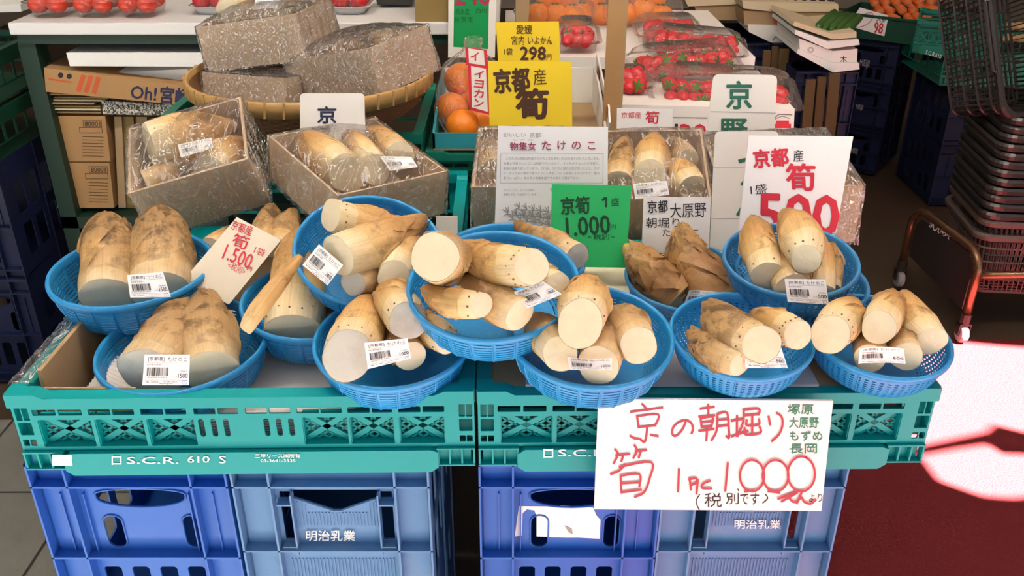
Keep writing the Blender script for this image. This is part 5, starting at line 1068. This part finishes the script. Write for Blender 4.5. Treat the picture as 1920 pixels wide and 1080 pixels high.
block('olive_carton', 'plain olive brown carton at the right end of the rear table', 'carton', [(777, -30), (842, -30), (842, 46), (779, 46)], YT + 0.015, 0.2, 'card_olive')
# ------------------------------------------------------------------ teal carton of oranges
yo = 1.865; zo = 0.8125; xa = at_y(812, 285, yo).x; xb = at_y(1140, 240, yo).x; zf = at_y(850, 250, yo).z; D_ = 0.36
oc = thing('fruit_carton', 'teal and white open carton with bagged oranges behind the yellow cards', 'carton', ((xa + xb) / 2, yo + D_ / 2, zo))
MB().box((xa, yo, zo), (xb, yo + D_, zo + 0.004)).build('carton_floor', 'card_tan', oc)
MB().box((xa, yo, zo + 0.004), (xb, yo + 0.005, zf)).build('front_wall', 'card_teal', oc)
MB().box((xa, yo + D_ - 0.005, zo + 0.004), (xb, yo + D_, zo + 0.09)).build('back_wall', 'card_white', oc)
MY = Matrix(((0, 1, 0, 0), (1, 0, 0, 0), (0, 0, 1, 0), (0, 0, 0, 1)))
pr = [(yo, zo + 0.004), (yo + D_, zo + 0.004), (yo + D_, zo + 0.09), (yo + D_ * 0.6, zo + 0.088), (yo + 0.05, zf + 0.012), (yo, zf)]
MB().prism(pr, [], Matrix.Translation((xa, 0, 0)) @ MY, 0.005).build('side_wall', 'card_teal', oc)
sw = MB().prism(pr, [], Matrix.Translation((xb - 0.005, 0, 0)) @ MY, 0.005).build('side_wall', 'card_white', oc)
fl_ = MB().prism([(yo, zf), (yo + 0.05, zf + 0.012), (yo + D_ * 0.6, zo + 0.088), (yo + D_, zo + 0.09), (yo + D_, zo + 0.115), (yo + 0.02, zf + 0.03)], [], Matrix.Translation((xb + 0.0, 0, 0)) @ Matrix.Rotation(R(-4), 4, 'Z') @ MY, 0.004)
fp = MB().prism([(yo + 0.02, zo + 0.03), (yo + D_, zo + 0.03), (yo + D_, zo + 0.125), (yo + 0.04, zo + 0.085), (yo + 0.005, zo + 0.06)], [], Matrix.Translation((xb + 0.002, 0, 0)) @ MY, 0.004).build('printed_flap', 'card_white', oc)
def side_text(s, y0, y1, z0, z1, ink, x, bold=0.0):
    vs_, fs = glyphs(s); mb = MB(); br = 0.004
    for kx, ky in ((0, 0), (1, 0), (-1, 0), (0, 1), (0, -1)):
        mb.add([V((x - 0.0006, y1 - u * (y1 - y0) + kx * bold, z0 + v * (z1 - z0) + ky * bold)) for u, v in vs_], fs)
    return mb.build('lettering', ink, fp)
side_text('今金の新玉', yo + 0.03, yo + 0.19, zo + 0.062, zo + 0.084, 'ink_red', xb + 0.002, 0.0008)
side_text('愛媛', yo + 0.24, yo + 0.32, zo + 0.082, zo + 0.108, 'ink_red', xb + 0.002, 0.0008)
gor = 'oranges in the bag'; bagc = at(868, 190, 2.02)
OR = (('lower front', 868, 236, 1.99, 33), ('front right', 905, 226, 2.02, 32), ('left middle', 846, 205, 2.04, 33), ('rear middle', 878, 178, 2.08, 34), ('top', 866, 150, 2.06, 34), ('right middle', 905, 180, 2.05, 33))
for nm, px, py, zc, rp in OR:
    p = at(px, py, zc); round_fruit('orange', 'orange at the %s of the clear bag in the teal carton' % nm, 'orange', p, rp * zc / FPX, 'orange_peel', 0.94, gor, False)
bag = MB(); p0 = at(862, 256, 2.03); p1 = at(888, 70, 2.06); ax = p1 - p0; n = 30; K = 22; vs_ = []
for i in range(K + 1):
    t = i / K; c = p0.lerp(p1, t); rr = 0.083 * math.sin(PI * min(0.96, 0.06 + t * 0.82)) ** 0.7 * (1 - 0.25 * t) + (0.012 if t > 0.93 else 0)
    if t > 0.72: rr *= max(0.22, 1 - (t - 0.72) * 3.6) if t < 0.9 else 0.45
    for k in range(n):
        a = 2 * PI * k / n; q = rr * (1 + 0.10 * noise.noise(V((math.cos(a) * 3, math.sin(a) * 3, t * 6))) + (0.12 * math.sin(a * 9) if t > 0.6 else 0.03 * math.sin(a * 11)))
        vs_.append(c + V((math.cos(a) * q * 0.92, math.sin(a) * q, 0)))
bag.add(vs_, [(i * n + k, i * n + (k + 1) % n, (i + 1) * n + (k + 1) % n, (i + 1) * n + k) for i in range(K) for k in range(n)])
bg_ = thing('orange_bag', 'clear tied plastic bag of oranges with a pink-edged tag', 'bag', p0); bag.build('bag_film', 'bag_film', bg_, smooth=True)
for q, tx, zc in (([(872, 88), (912, 93), (916, 130), (874, 122)], [('t', 'ink_red', 'イ', (882, 98, 898, 114), 0.04)], 1.985), ([(877, 118), (916, 124), (921, 216), (880, 206)], [('t', 'ink_red', c_, (889, 132 + 18 * i, 907, 147 + 18 * i), 0.04, -6) for i, c_ in enumerate('イヨカン')], 1.93)):
    sh = Sheet(at(895, (q[0][1] + q[2][1]) / 2, zc), nrm(12, -6)); mb = MB(); plate(mb, sh, q, 0.0008); tg = mb.build('name_tag', 'ink_red', bg_, label='pink-edged name tag')
    mb = MB(); cx = sum(p[0] for p in q) / 4; cy = sum(p[1] for p in q) / 4; plate(mb, Sheet(sh.p + sh.n * 0.0006, sh.n), [(cx + (x - cx) * 0.72, cy + (y - cy) * 0.88) for x, y in q], 0.0004); mb.build('tag_centre', 'card_white', tg)
    write(Sheet(sh.p + sh.n * 0.0006, sh.n), tg, tx)
# ------------------------------------------------------------------ strawberries and oranges in packs
xs0 = at_y(1262, 215, 1.95).x; xs1 = at_y(1488, 215, 1.95).x
block('strawberry_carton', 'white strawberry carton with red and black number print', 'carton', [(1160, 196), (1490, 204), (1486, 292), (1160, 292)], 1.955, 0.34, 'card_white',
  [('t', 'ink_red', '30', (1274, 232, 1325, 268), 0.06), ('t', 'ink_black', "'", (1265, 232, 1271, 246), 0.03), ('s', 'ink_black', [[(1160, 219), (1325, 221)], [(1452, 222), (1460, 214)], [(1460, 214), (1484, 215)]], 1.2), ('s', 'ink_red', [[(1456, 236), (1480, 236)], [(1458, 230), (1476, 230)]], 8), ('s', 'ink_grey', [[(1452, 224), (1466, 218), (1480, 222)]], 1.5)])
st = MB(); st.lathe([(0, -0.019), (0.006, -0.017), (0.0115, -0.008), (0.0145, 0.003), (0.013, 0.011), (0.006, 0.0155), (0, 0.016)], 10)
_sb = {}
def strawberry(label, M, group):
    r = thing('strawberry', label, 'strawberry', M.translation, 0, group); r.matrix_basis = M
    if not _sb:
        _sb['b'] = st.build('flesh', 'strawberry_red', r, smooth=True, local=True)
        mb = MB()
        for k in range(6): a = k * 1.047; mb.bar((0, 0, 0.0162), (0.011 * math.cos(a), 0.011 * math.sin(a), 0.0145), 0.004, 0.0008)
        _sb['c'] = mb.build('calyx', 'leaf_green', r, local=True)
    else:
        for k_ in 'bc': o = _sb[k_].copy(); COL.objects.link(o); o.parent = r
rnd = random.Random(21)
PK = [('lowest, largest strawberry pack behind the green-lettered card', 1352, 168, 2.10, 0.35, 0.16, 0.085, (R(14), R(3), R(-3)), 22),
      ('strawberry pack in the middle of the pile at the right', 1280, 118, 2.22, 0.28, 0.15, 0.08, (R(12), R(-4), R(4)), 18),
      ('strawberry pack with crumpled lid higher up the pile at the right', 1300, 82, 2.34, 0.27, 0.14, 0.07, (R(10), R(4), R(-6)), 14),
      ('strawberry pack at the top of the pile beside the cardboard post', 1250, 55, 2.48, 0.19, 0.14, 0.07, (R(8), 0, 0), 10),
      ('strawberry pack left of the cardboard post', 1080, 68, 2.38, 0.13, 0.15, 0.085, (R(6), 0, 0), 9),
      ('strawberry pack low in the carton right of the cardboard post', 1185, 152, 2.10, 0.10, 0.12, 0.06, (R(6), 0, 0), 6)]
for nm, px, py, zc, w_, d, h, rot, n in PK:
    c = at(px, py, zc); Mr = Euler(rot).to_matrix().to_4x4(); c = c - V((0, 0, h * 0.5))
    root, M = clam('clear ' + nm, c, w_, d, h, 'clear strawberry packs', Mr, lid=0.45)
    cols = max(2, int(w_ / 0.034)); i = 0
    for k in range(n):
        cx = (k % cols + 0.5) / cols - 0.5; row = k // cols
        L = M @ Matrix.Translation((cx * (w_ - 0.05) * 0.92, -d * 0.30 + row * 0.030, h * 0.5 + 0.012 * (row % 2) + 0.006 * rnd.random())) @ Euler((rnd.uniform(0.7, 2.2), rnd.uniform(-0.7, 0.7), rnd.uniform(0, 6.2))).to_matrix().to_4x4() @ Matrix.Scale(rnd.uniform(1.1, 1.4), 4)
        strawberry('red strawberry in the ' + nm.replace('strawberry pack', 'pack'), L, 'strawberries in the ' + nm)
o = thing('cardboard_post', 'tall brown cardboard post standing among the fruit packs', 'cardboard', at_y(1145, 235, 1.945))
p_ = at_y(1130, 170, 1.945); q_ = at_y(1161, 170, 1.945); MB().box((p_.x, 1.915, zo + 0.001), (q_.x, 1.921, at_y(1140, -40, 1.92).z)).build('front_board', 'card_brown', o)
MB().box((q_.x, 1.915, zo + 0.001), (q_.x + 0.005, 1.947, at_y(1140, -40, 1.92).z)).build('side_board', 'card_tan', o)
tb2 = thing('display_table', 'dark table behind the strawberry and orange packs', 'table', (0.33, 2.6, 0)); zt2 = 0.905
MB().box((-0.02, 2.32, zt2 - 0.03), (0.62, 2.95, zt2)).build('table_top', 'card_white', tb2)
for x in (-0.01, 0.57):
    for y in (2.34, 2.89): MB().box((x, y, 0), (x + 0.045, y + 0.045, zt2 - 0.03)).build('leg', 'steel_green', tb2)
k = 0
for nm, cx, cy, zc, offs in (('left', 1040, 22, 2.62, ((-32, 4), (2, 6), (34, 8), (-12, -24), (22, -22))), ('middle', 1120, 18, 2.66, ((-28, 8), (8, 10), (-8, -20))), ('right', 1205, 20, 2.62, ((-32, 6), (2, 0), (34, 10), (-14, -26), (22, -24)))):
    for j, (dx, dy) in enumerate(offs):
        p = at(cx + dx, cy + dy, zc + (0.04 if dy < 0 else 0)); round_fruit('orange', 'orange in the %s clear bag at the top, %s' % (nm, ('front left', 'front middle', 'front right', 'rear left', 'rear right')[j]), 'orange', p, 0.036, 'orange_peel', 0.9, 'oranges in clear bags at the top')
    p = at(cx, cy - 2, zc - 0.01); b2 = thing('orange_bag', 'clear bag of oranges at the top, %s one' % nm, 'bag', (p.x, p.y, p.z - 0.06), 0, 'clear bags of oranges at the top')
    mb = MB(); vs_ = []
    for i in range(11):
        a = -PI / 2 + PI * i / 10
        for q in range(28):
            t_ = 2 * PI * q / 28; rr = 1 + 0.06 * noise.noise(V((math.cos(t_) * 3, math.sin(t_) * 3, i * 0.7 + cx)))
            vs_.append(p + V((0.118 * rr * math.cos(a) * math.cos(t_), 0.085 * rr * math.cos(a) * math.sin(t_), 0.066 * rr * math.sin(a))))
    mb.add(vs_, [(i * 28 + q, i * 28 + (q + 1) % 28, (i + 1) * 28 + (q + 1) % 28, (i + 1) * 28 + q) for i in range(10) for q in range(28)]); mb.build('bag_film', 'bag_film', b2, smooth=True)
block('green_carton_edge', 'narrow tan carton end beside the yellow 298 card', 'carton', [(968, -30), (994, -30), (990, 60), (966, 60)], 2.36, 0.25, 'card_tan')
# ------------------------------------------------------------------ rear right: cartons, crates, carrots, cucumbers
YR = 3.35
gr = 'produce cartons at the rear right'
block('carton', 'tan carton of produce standing left of the cream trays at the rear', 'carton', [(1300, 8), (1395, 8), (1395, 38), (1312, 38)], YR + 0.15, 0.35, 'card_tan', (), gr)
block('carton', 'cream open tray on the tan carton at the rear', 'tray', [(1278, -14), (1396, -14), (1392, 8), (1290, 12)], YR + 0.14, 0.35, 'card_cream', (), gr)
block('carton', 'white carton with a round hole and printed curve at the rear right', 'carton', [(1402, 46), (1580, 52), (1580, 80), (1446, 80), (1404, 60)], YR, 0.36, 'card_white', [('s', 'ink_black', [[(1450, 76), (1452, 71), (1460, 69), (1467, 72), (1468, 77)]], 1.2), ('s', 'ink_black', [[(1474, 66), (1478, 66)]], 5)], gr)
block('carton', 'tan carton with spaced black letters on the white one, rear right', 'carton', [(1394, 20), (1580, 24), (1580, 51), (1396, 47)], YR + 0.01, 0.36, 'card_tan', [('t', 'ink_black', 'A', (1494, 34, 1501, 42)), ('t', 'ink_black', 'L', (1512, 35, 1518, 43)), ('t', 'ink_black', 'S', (1530, 36, 1536, 44)), ('s', 'ink_orange', [[(1454, 38), (1458, 38)]], 12)], gr)
block('carton', 'cream open tray of aubergines on top of the tan lettered carton', 'tray', [(1392, 2), (1572, 8), (1572, 22), (1450, 22), (1394, 16)], YR, 0.34, 'card_cream', (), gr)
for k in range(8):
    a = at_y(1440 + k * 17, 4, YR + 0.05); b_ = a + V((0.02, 0.14, 0.005)); r = thing('aubergine', 'dark aubergine in the cream tray, %s from the left' % ('leftmost', 'second', 'third', 'fourth', 'fifth', 'sixth', 'seventh', 'eighth')[k], 'aubergine', a, 0, 'aubergines in the cream tray')
    MB().tube([a, a.lerp(b_, 0.3), a.lerp(b_, 0.7), b_], [0.008, 0.016, 0.014, 0.006], 10).build('flesh', 'aubergine', r, smooth=True); MB().tube([b_, b_ + V((0.002, 0.015, 0.004))], [0.007, 0.003], 6).build('stem', 'leaf_green', r)
zc1 = at_y(1450, 80, YR).z
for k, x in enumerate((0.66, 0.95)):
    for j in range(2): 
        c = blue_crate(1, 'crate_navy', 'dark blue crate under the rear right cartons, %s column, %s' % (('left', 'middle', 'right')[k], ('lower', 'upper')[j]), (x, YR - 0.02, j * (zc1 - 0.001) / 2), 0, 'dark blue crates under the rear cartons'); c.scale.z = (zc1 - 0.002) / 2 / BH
# leaning brown boards
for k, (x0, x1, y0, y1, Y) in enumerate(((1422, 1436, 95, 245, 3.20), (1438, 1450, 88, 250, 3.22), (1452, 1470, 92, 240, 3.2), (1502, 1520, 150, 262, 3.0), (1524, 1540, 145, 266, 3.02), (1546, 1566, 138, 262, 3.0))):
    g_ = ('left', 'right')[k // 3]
    block('leaning_board', 'brown cardboard board leaning in the %s bundle at the rear, %s' % (g_, ('left one', 'middle one', 'right one')[k % 3]), 'cardboard', [(x0 + 10, y0), (x1 + 10, y0), (x1 - 6, y1 + 60), (x0 - 6, y1 + 60)], Y, 0.012, 'card_shaded', (), 'leaning cardboard boards')
# white trays with cucumbers
gw = 'white trays of cucumbers'; YC = 3.05
block('foam_tray', 'white foam tray at the bottom of the cucumber stack', 'tray', [(1494, 100), (1562, 136), (1612, 130), (1610, 118), (1562, 118), (1496, 92)], YC, 0.3, 'foam_white', (), gw)
block('carton', 'white printed carton between the foam trays of the cucumber stack', 'carton', [(1498, 72), (1562, 96), (1608, 92), (1606, 122), (1562, 126), (1500, 98)], YC + 0.01, 0.28, 'card_white', [('t', 'ink_grey', '◎', (1514, 88, 1526, 99)), ('t', 'ink_black', '木', (1575, 104, 1588, 118))], gw)
block('foam_tray', 'white foam tray in the middle of the cucumber stack', 'tray', [(1490, 64), (1552, 92), (1612, 84), (1610, 74), (1552, 78), (1492, 56)], YC, 0.3, 'foam_white', (), gw)
block('carton', 'cream open tray holding the cucumbers', 'tray', [(1486, 48), (1562, 74), (1606, 70), (1606, 60), (1562, 64), (1490, 40)], YC + 0.005, 0.3, 'card_cream', (), gw)
for k in range(5):
    a = at_y(1532 + k * 12, 52 + k * 2.5, YC + 0.06); b_ = a + V((0.10, 0.13, 0.03)); r = thing('cucumber', 'dark green cucumber, %s in the cream tray' % ('first from the left', 'second', 'third', 'fourth', 'rightmost')[k], 'cucumber', a, 0, 'cucumbers in the cream tray')
    MB().tube([a, a.lerp(b_, 0.1), a.lerp(b_, 0.5), a.lerp(b_, 0.92), b_], [0.006, 0.014, 0.016, 0.013, 0.005], 10).build('flesh', 'cucumber_green', r, smooth=True); MB().tube([a, a - V((0.008, 0.01, 0))], [0.005, 0.002], 6).build('stem', 'leaf_green', r)
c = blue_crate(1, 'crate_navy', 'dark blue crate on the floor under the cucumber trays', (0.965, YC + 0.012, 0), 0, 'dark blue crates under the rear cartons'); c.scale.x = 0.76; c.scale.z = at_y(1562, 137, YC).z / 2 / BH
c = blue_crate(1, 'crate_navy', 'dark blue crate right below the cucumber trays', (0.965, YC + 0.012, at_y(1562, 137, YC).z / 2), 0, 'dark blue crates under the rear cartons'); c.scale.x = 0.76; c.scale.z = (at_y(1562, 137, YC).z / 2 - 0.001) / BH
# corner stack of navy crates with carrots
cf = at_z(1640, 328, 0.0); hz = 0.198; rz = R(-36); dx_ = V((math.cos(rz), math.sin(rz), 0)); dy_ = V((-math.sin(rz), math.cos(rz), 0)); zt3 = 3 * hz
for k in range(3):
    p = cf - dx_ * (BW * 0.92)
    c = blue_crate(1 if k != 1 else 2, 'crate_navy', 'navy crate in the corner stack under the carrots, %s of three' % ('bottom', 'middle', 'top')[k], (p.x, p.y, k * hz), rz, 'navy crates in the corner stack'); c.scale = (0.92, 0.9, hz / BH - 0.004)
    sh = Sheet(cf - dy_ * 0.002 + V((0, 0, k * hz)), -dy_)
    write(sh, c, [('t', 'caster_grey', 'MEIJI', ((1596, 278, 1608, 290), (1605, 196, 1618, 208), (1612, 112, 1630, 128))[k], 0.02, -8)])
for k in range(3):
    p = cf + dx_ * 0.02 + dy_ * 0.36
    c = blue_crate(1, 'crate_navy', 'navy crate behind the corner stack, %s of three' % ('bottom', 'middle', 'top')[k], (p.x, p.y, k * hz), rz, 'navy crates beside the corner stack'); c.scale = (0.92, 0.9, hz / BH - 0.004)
gp_ = cf - dx_ * 0.275 - dy_ * 0.02 + V((0, 0, zt3 + 0.001))
gc = thing('green_crate', 'dark green open container full of carrots on the corner stack', 'crate', gp_, rz, 'green containers at the rear right')
for n_, lo, hi in (('front_panel', (0, 0, 0), (0.36, 0.006, 0.10)), ('back_panel', (0, 0.30, 0), (0.36, 0.306, 0.10)), ('side_panel', (0, 0.006, 0), (0.006, 0.30, 0.10)), ('side_panel', (0.354, 0.006, 0), (0.36, 0.30, 0.10)), ('base', (0.006, 0.006, 0), (0.354, 0.30, 0.006)), ('rim', (-0.006, -0.006, 0.092), (0.366, 0.002, 0.104))):
    MB().box(lo, hi).build(n_, 'crate_green_deep', gc, local=True, bevel=0.002)
rnd = random.Random(9); cc = gp_ + dx_ * 0.15 + dy_ * 0.08; k = 0
vi = (C0 - cc).normalized()
for row in range(4):
    for col in range(7 - row % 2):
        px = 1642 + col * 21 + (row % 2) * 10; py = 40 - row * 16 - col * 0.5
        zc = (cc - C0).dot(FW) + 0.02 + 0.035 * row; a = at(px, py, zc); b_ = a + V((0.03 * rnd.uniform(-1, 1), 0.13, 0.012 + 0.01 * rnd.random()))
        r = thing('carrot', 'carrot end in the %s layer of the bag, %s from the left' % (('front', 'second', 'third', 'rear')[row], ('leftmost', 'second', 'third', 'fourth', 'fifth', 'sixth', 'seventh')[col]), 'carrot', a, 0, 'carrots in the clear bag')
        MB().tube([a, a.lerp(b_, 0.06), a.lerp(b_, 0.5), b_], [0.010, 0.0195, 0.017, 0.006], 12).build('root', 'carrot_orange', r, smooth=True)
        MB().tube([a + (a - b_).normalized() * 0.002, a], [0.005, 0.008], 8).build('stem_scar', 'mushroom', r); k += 1
sign('price_card', 'white card with red 98 and red loop hung on the carrot container', [(1612, 14), (1666, 29), (1658, 68), (1590, 48)], (gp_ + dx_ * 0.13 - dy_ * 0.03 + V((0, 0, 0.05)) - C0).dot(FW), 4, -36, 'paper_white', 0.0015,
  [('t', 'ink_red', '98', (1639, 42, 1656, 63), 0.05, -8), ('t', 'ink_black', '人参', (1644, 29, 1661, 42), 0.02, -8), ('s', 'ink_red', [[(1600, 48), (1605, 38), (1620, 27), (1634, 24), (1637, 32), (1628, 44), (1612, 51), (1600, 49)]], 1.2)])
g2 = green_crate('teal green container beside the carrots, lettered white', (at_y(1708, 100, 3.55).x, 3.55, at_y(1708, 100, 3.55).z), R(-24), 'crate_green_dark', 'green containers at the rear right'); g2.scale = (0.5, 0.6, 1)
write(Sheet(g2.location - V((math.sin(R(-24)) * -0.006, math.cos(R(-24)) * 0.006, 0)), V((math.sin(R(-24)), -math.cos(R(-24)), 0))), g2, [('t', 'ink_white', 'S.C.R.610', (1735, 98, 1766, 106), 0.01, -18)])
# carton of mushrooms far right
for k in range(12):
    p = at(1812 + (k % 6) * 20, 72 - (k // 6) * 22, 3.6 + 0.06 * (k // 6)); mb = MB(); ball(mb, p, 0.026, 0.7, 12)
    r = thing('potato', 'small tan potato, %s from the left in the %s row' % (('leftmost', 'second', 'third', 'fourth', 'fifth', 'sixth')[k % 6], ('front', 'rear')[k // 6]), 'potato', p - V((0, 0, 0.018)), 0, 'potatoes at the far right'); mb.build('flesh', 'mushroom', r, smooth=True); 
p = at(1800, 90, 3.5)
green_crate('green container of potatoes at the far right behind the shopping baskets', (p.x - 0.05, p.y, p.z - GH - 0.02), 0, 'crate_green_dark', 'green containers at the rear right')
for k in range(2):
    c = blue_crate(1, 'crate_navy', 'navy crate under the potato container, %s one' % ('lower', 'upper')[k], (p.x + 0.02, p.y + 0.01, k * (p.z - GH - 0.02) / 2), 0, 'navy crates under the potatoes'); c.scale = (1.7, 0.95, (p.z - GH - 0.022) / 2 / BH)
# ------------------------------------------------------------------ shopping basket stack on its cart
BLX, BLY = 0.47, 0.34
def hoop(a, b_, z, r=0.05, n=6): return [V((x, y, z)) for x, y in rrect(-a, -b_, a, b_, r, n)]
def shop_parts(h=0.20, slats=True):
    P = {}; a, b_ = BLX / 2, BLY / 2; ai, bi = a - 0.035, b_ - 0.03
    rim = MB(); R0 = [hoop(a - 0.012, b_ - 0.012, h), hoop(a, b_, h + 0.002), hoop(a + 0.004, b_ + 0.004, h - 0.006), hoop(a + 0.002, b_ + 0.002, h - 0.018), hoop(a - 0.008, b_ - 0.008, h - 0.018)]
    n = len(R0[0])
    for g_ in R0: rim.add(g_, [])
    rim.f = [[i * n + k, (i + 1) * n + k, (i + 1) * n + (k + 1) % n, i * n + (k + 1) % n] for i in range(4) for k in range(n)]
    P['rim'] = rim
    wl = MB(); top = hoop(a - 0.010, b_ - 0.010, h - 0.01, 0.05, 6); bot = hoop(ai, bi, 0.0, 0.04, 6)
    def per(f, lp):
        L = [(lp[(i + 1) % len(lp)] - lp[i]).length for i in range(len(lp))]; s = f * sum(L)
        for i, l in enumerate(L):
            if s <= l: return lp[i].lerp(lp[(i + 1) % len(lp)], s / l if l else 0)
            s -= l
        return lp[0]
    for k in range(92):
        f = k / 92; p, q = per(f, top), per(f, bot); d = V((q.x, q.y, 0)).normalized(); wl.bar(p, q, 0.0055, 0.003, (-d.y, d.x, 0) if abs(d.z) < 0.9 else (0, 0, 1))
    for z in (0.30, 0.55, 0.8): wl.tube([bot[i].lerp(top[i], z) for i in range(len(top))], 0.004, 5, closed=True)
    P['side_lattice'] = wl
    bm_ = MB()
    for k in range(13): y = -bi + 0.02 + (2 * bi - 0.04) * k / 12; bm_.box((-ai + 0.01, y - 0.003, -0.002), (ai - 0.01, y + 0.003, 0.002))
    for k in range(9): x = -ai + 0.02 + (2 * ai - 0.04) * k / 8; bm_.box((x - 0.003, -bi + 0.01, -0.002), (x + 0.003, bi - 0.01, 0.003))
    bm_.tube(bot, 0.005, 5, closed=True); P['bottom_grid'] = bm_
    for s in (-1, 1):
        hd = MB(); hd.tube([(-0.10, s * (b_ + 0.004), h - 0.004), (-0.095, s * (b_ + 0.012), h - 0.010), (0.095, s * (b_ + 0.012), h - 0.010), (0.10, s * (b_ + 0.004), h - 0.004)], 0.006, 8); P['handle' + ('.001' if s > 0 else '')] = hd
    return P
_sp = shop_parts(); _sc = {}
def shop_basket(label, M, mat):
    r = thing('shopping_basket', label, 'basket', (0, 0, 0), 0, 'stack of shopping baskets'); r.matrix_basis = M
    for k_, mb in _sp.items():
        if (k_, mat) in _sc: o = _sc[(k_, mat)].copy(); COL.objects.link(o); o.parent = r
        else: o = _sc[(k_, mat)] = mb.build(k_.split('.')[0], mat, r, local=True)
    return r
bcx, bcy = 1.395 + BLX / 2 + 0.02, 2.455 + BLY / 2; bry = R(-6)
ords = ('lowest', 'second', 'third', 'fourth', 'fifth', 'sixth', 'seventh', 'eighth', 'ninth', 'tenth', 'eleventh', 'twelfth', 'thirteenth', 'fourteenth')
for k in range(14):
    z = 0.155 + k * 0.0262 + (0.0 if k else -0.02)
    shop_basket('%s shopping basket, %s from the bottom of the nested stack' % (('brown-grey' if k < 2 else 'black'), ords[k]), Matrix.Translation((bcx + 0.004 * math.sin(k * 2.3), bcy + 0.004 * math.cos(k * 1.7), z)) @ Matrix.Rotation(bry + 0.01 * math.sin(k * 3.1), 4, 'Z'), 'plastic_umber' if k < 2 else 'plastic_black')
tp = at_y(1882, 232, 2.47)
MT = Matrix.Translation((tp.x, 2.47, tp.z + 0.012)) @ Matrix.Rotation(R(-66), 4, 'Z') @ Matrix.Rotation(R(66), 4, 'Y') @ Matrix.Translation((-BLX / 2, BLY / 2, -0.2))
shop_basket('black shopping basket tipped up on its side on top of the stack', MT, 'plastic_black')
# cart
ca = V((1.392, 2.425, 0)); cb = V((1.340, 2.80, 0)); ct = thing('basket_cart', 'bronze tube cart with a black panel carrying the shopping baskets', 'cart', (1.6, 2.6, 0))
def archp(o, h=0.30):
    d = (cb - ca).normalized(); L = (cb - ca).length; r = 0.07; P = [o + ca + V((0, 0, 0.085))]
    for k in range(7): a = PI / 2 * k / 6; P.append(o + ca + d * (r * (1 - math.cos(a))) + V((0, 0, h - r + r * math.sin(a))))
    for k in range(7): a = PI / 2 * k / 6; P.append(o + ca + d * (L - r + r * math.sin(a)) + V((0, 0, h - r + r * math.cos(a))))
    P.append(o + cb + V((0, 0, 0.085))); return P
for nm, o in (('left', V((0, 0, 0))), ('right', V((0.56, 0.02, 0)))):
    MB().tube(archp(o), 0.0125, 12).build('arch_tube', 'tube_bronze', ct, smooth=True)
for y in (0.03, 0.34): MB().tube([ca + V((0.0, y, 0.215)), ca + V((0.56, y + 0.02, 0.215))], 0.0125, 10).build('cross_rail', 'tube_bronze', ct, smooth=True)
d = (cb - ca).normalized(); e = d * 0.025; nx = V((d.y, -d.x, 0))
q0 = ca + d * 0.028 + V((0, 0, 0.10)); q1 = cb - d * 0.028 + V((0, 0, 0.13)); pn = MB()
pts = [q0, q1, q1 + V((0, 0, 0.115)), q1 - d * 0.03 + V((0, 0, 0.145)), q0 + d * 0.03 + V((0, 0, 0.178)), q0 + V((0, 0, 0.15))]
pn.add([p for p in pts] + [p + nx * 0.004 for p in pts], [(5, 4, 3, 2, 1, 0), (6, 7, 8, 9, 10, 11)] + [(i, (i + 1) % 6, (i + 1) % 6 + 6, i + 6) for i in range(6)])
pp = pn.build('side_panel', 'plastic_black', ct)
shp = Sheet(ca - nx * 0.0012 - nx * 0.0, -nx)
write(shp, pp, [('t', 'ink_white', 'ふ', (1742, 413, 1750, 427), 0.02), ('t', 'ink_white', 'じ', (1750, 418, 1758, 433), 0.02), ('t', 'ink_white', 'わ', (1758, 424, 1766, 438), 0.02), ('t', 'ink_white', 'ら', (1767, 430, 1774, 443), 0.02), ('t', 'ink_white', 'や', (1774, 434, 1784, 449), 0.02)])
for nm, p in (('a', ca), ('b', cb), ('c', ca + V((0.56, 0.02, 0))), ('d', cb + V((0.56, 0.02, 0)))):
    w_ = MB(); Mx = Matrix.Translation(p + V((0, 0, 0.031))) @ Matrix.Rotation(PI / 2, 4, 'Y')
    w_.lathe([(0.006, -0.011), (0.026, -0.011), (0.030, -0.007), (0.030, 0.007), (0.026, 0.011), (0.006, 0.011)], 20, Mx)
    cw = thing('x', 'x', 'x', p); bpy.data.objects.remove(cw)
    fk = MB().tube([p + V((0, 0, 0.062)), p + V((0, 0, 0.10))], 0.016, 10).box((p.x - 0.018, p.y - 0.012, 0.028), (p.x - 0.014, p.y + 0.012, 0.066)).box((p.x + 0.014, p.y - 0.012, 0.028), (p.x + 0.018, p.y + 0.012, 0.066)).box((p.x - 0.018, p.y - 0.014, 0.062), (p.x + 0.018, p.y + 0.014, 0.068))
    f_ = fk.build('caster', 'plastic_black', ct); w_.build('wheel', 'caster_grey', f_, smooth=False)
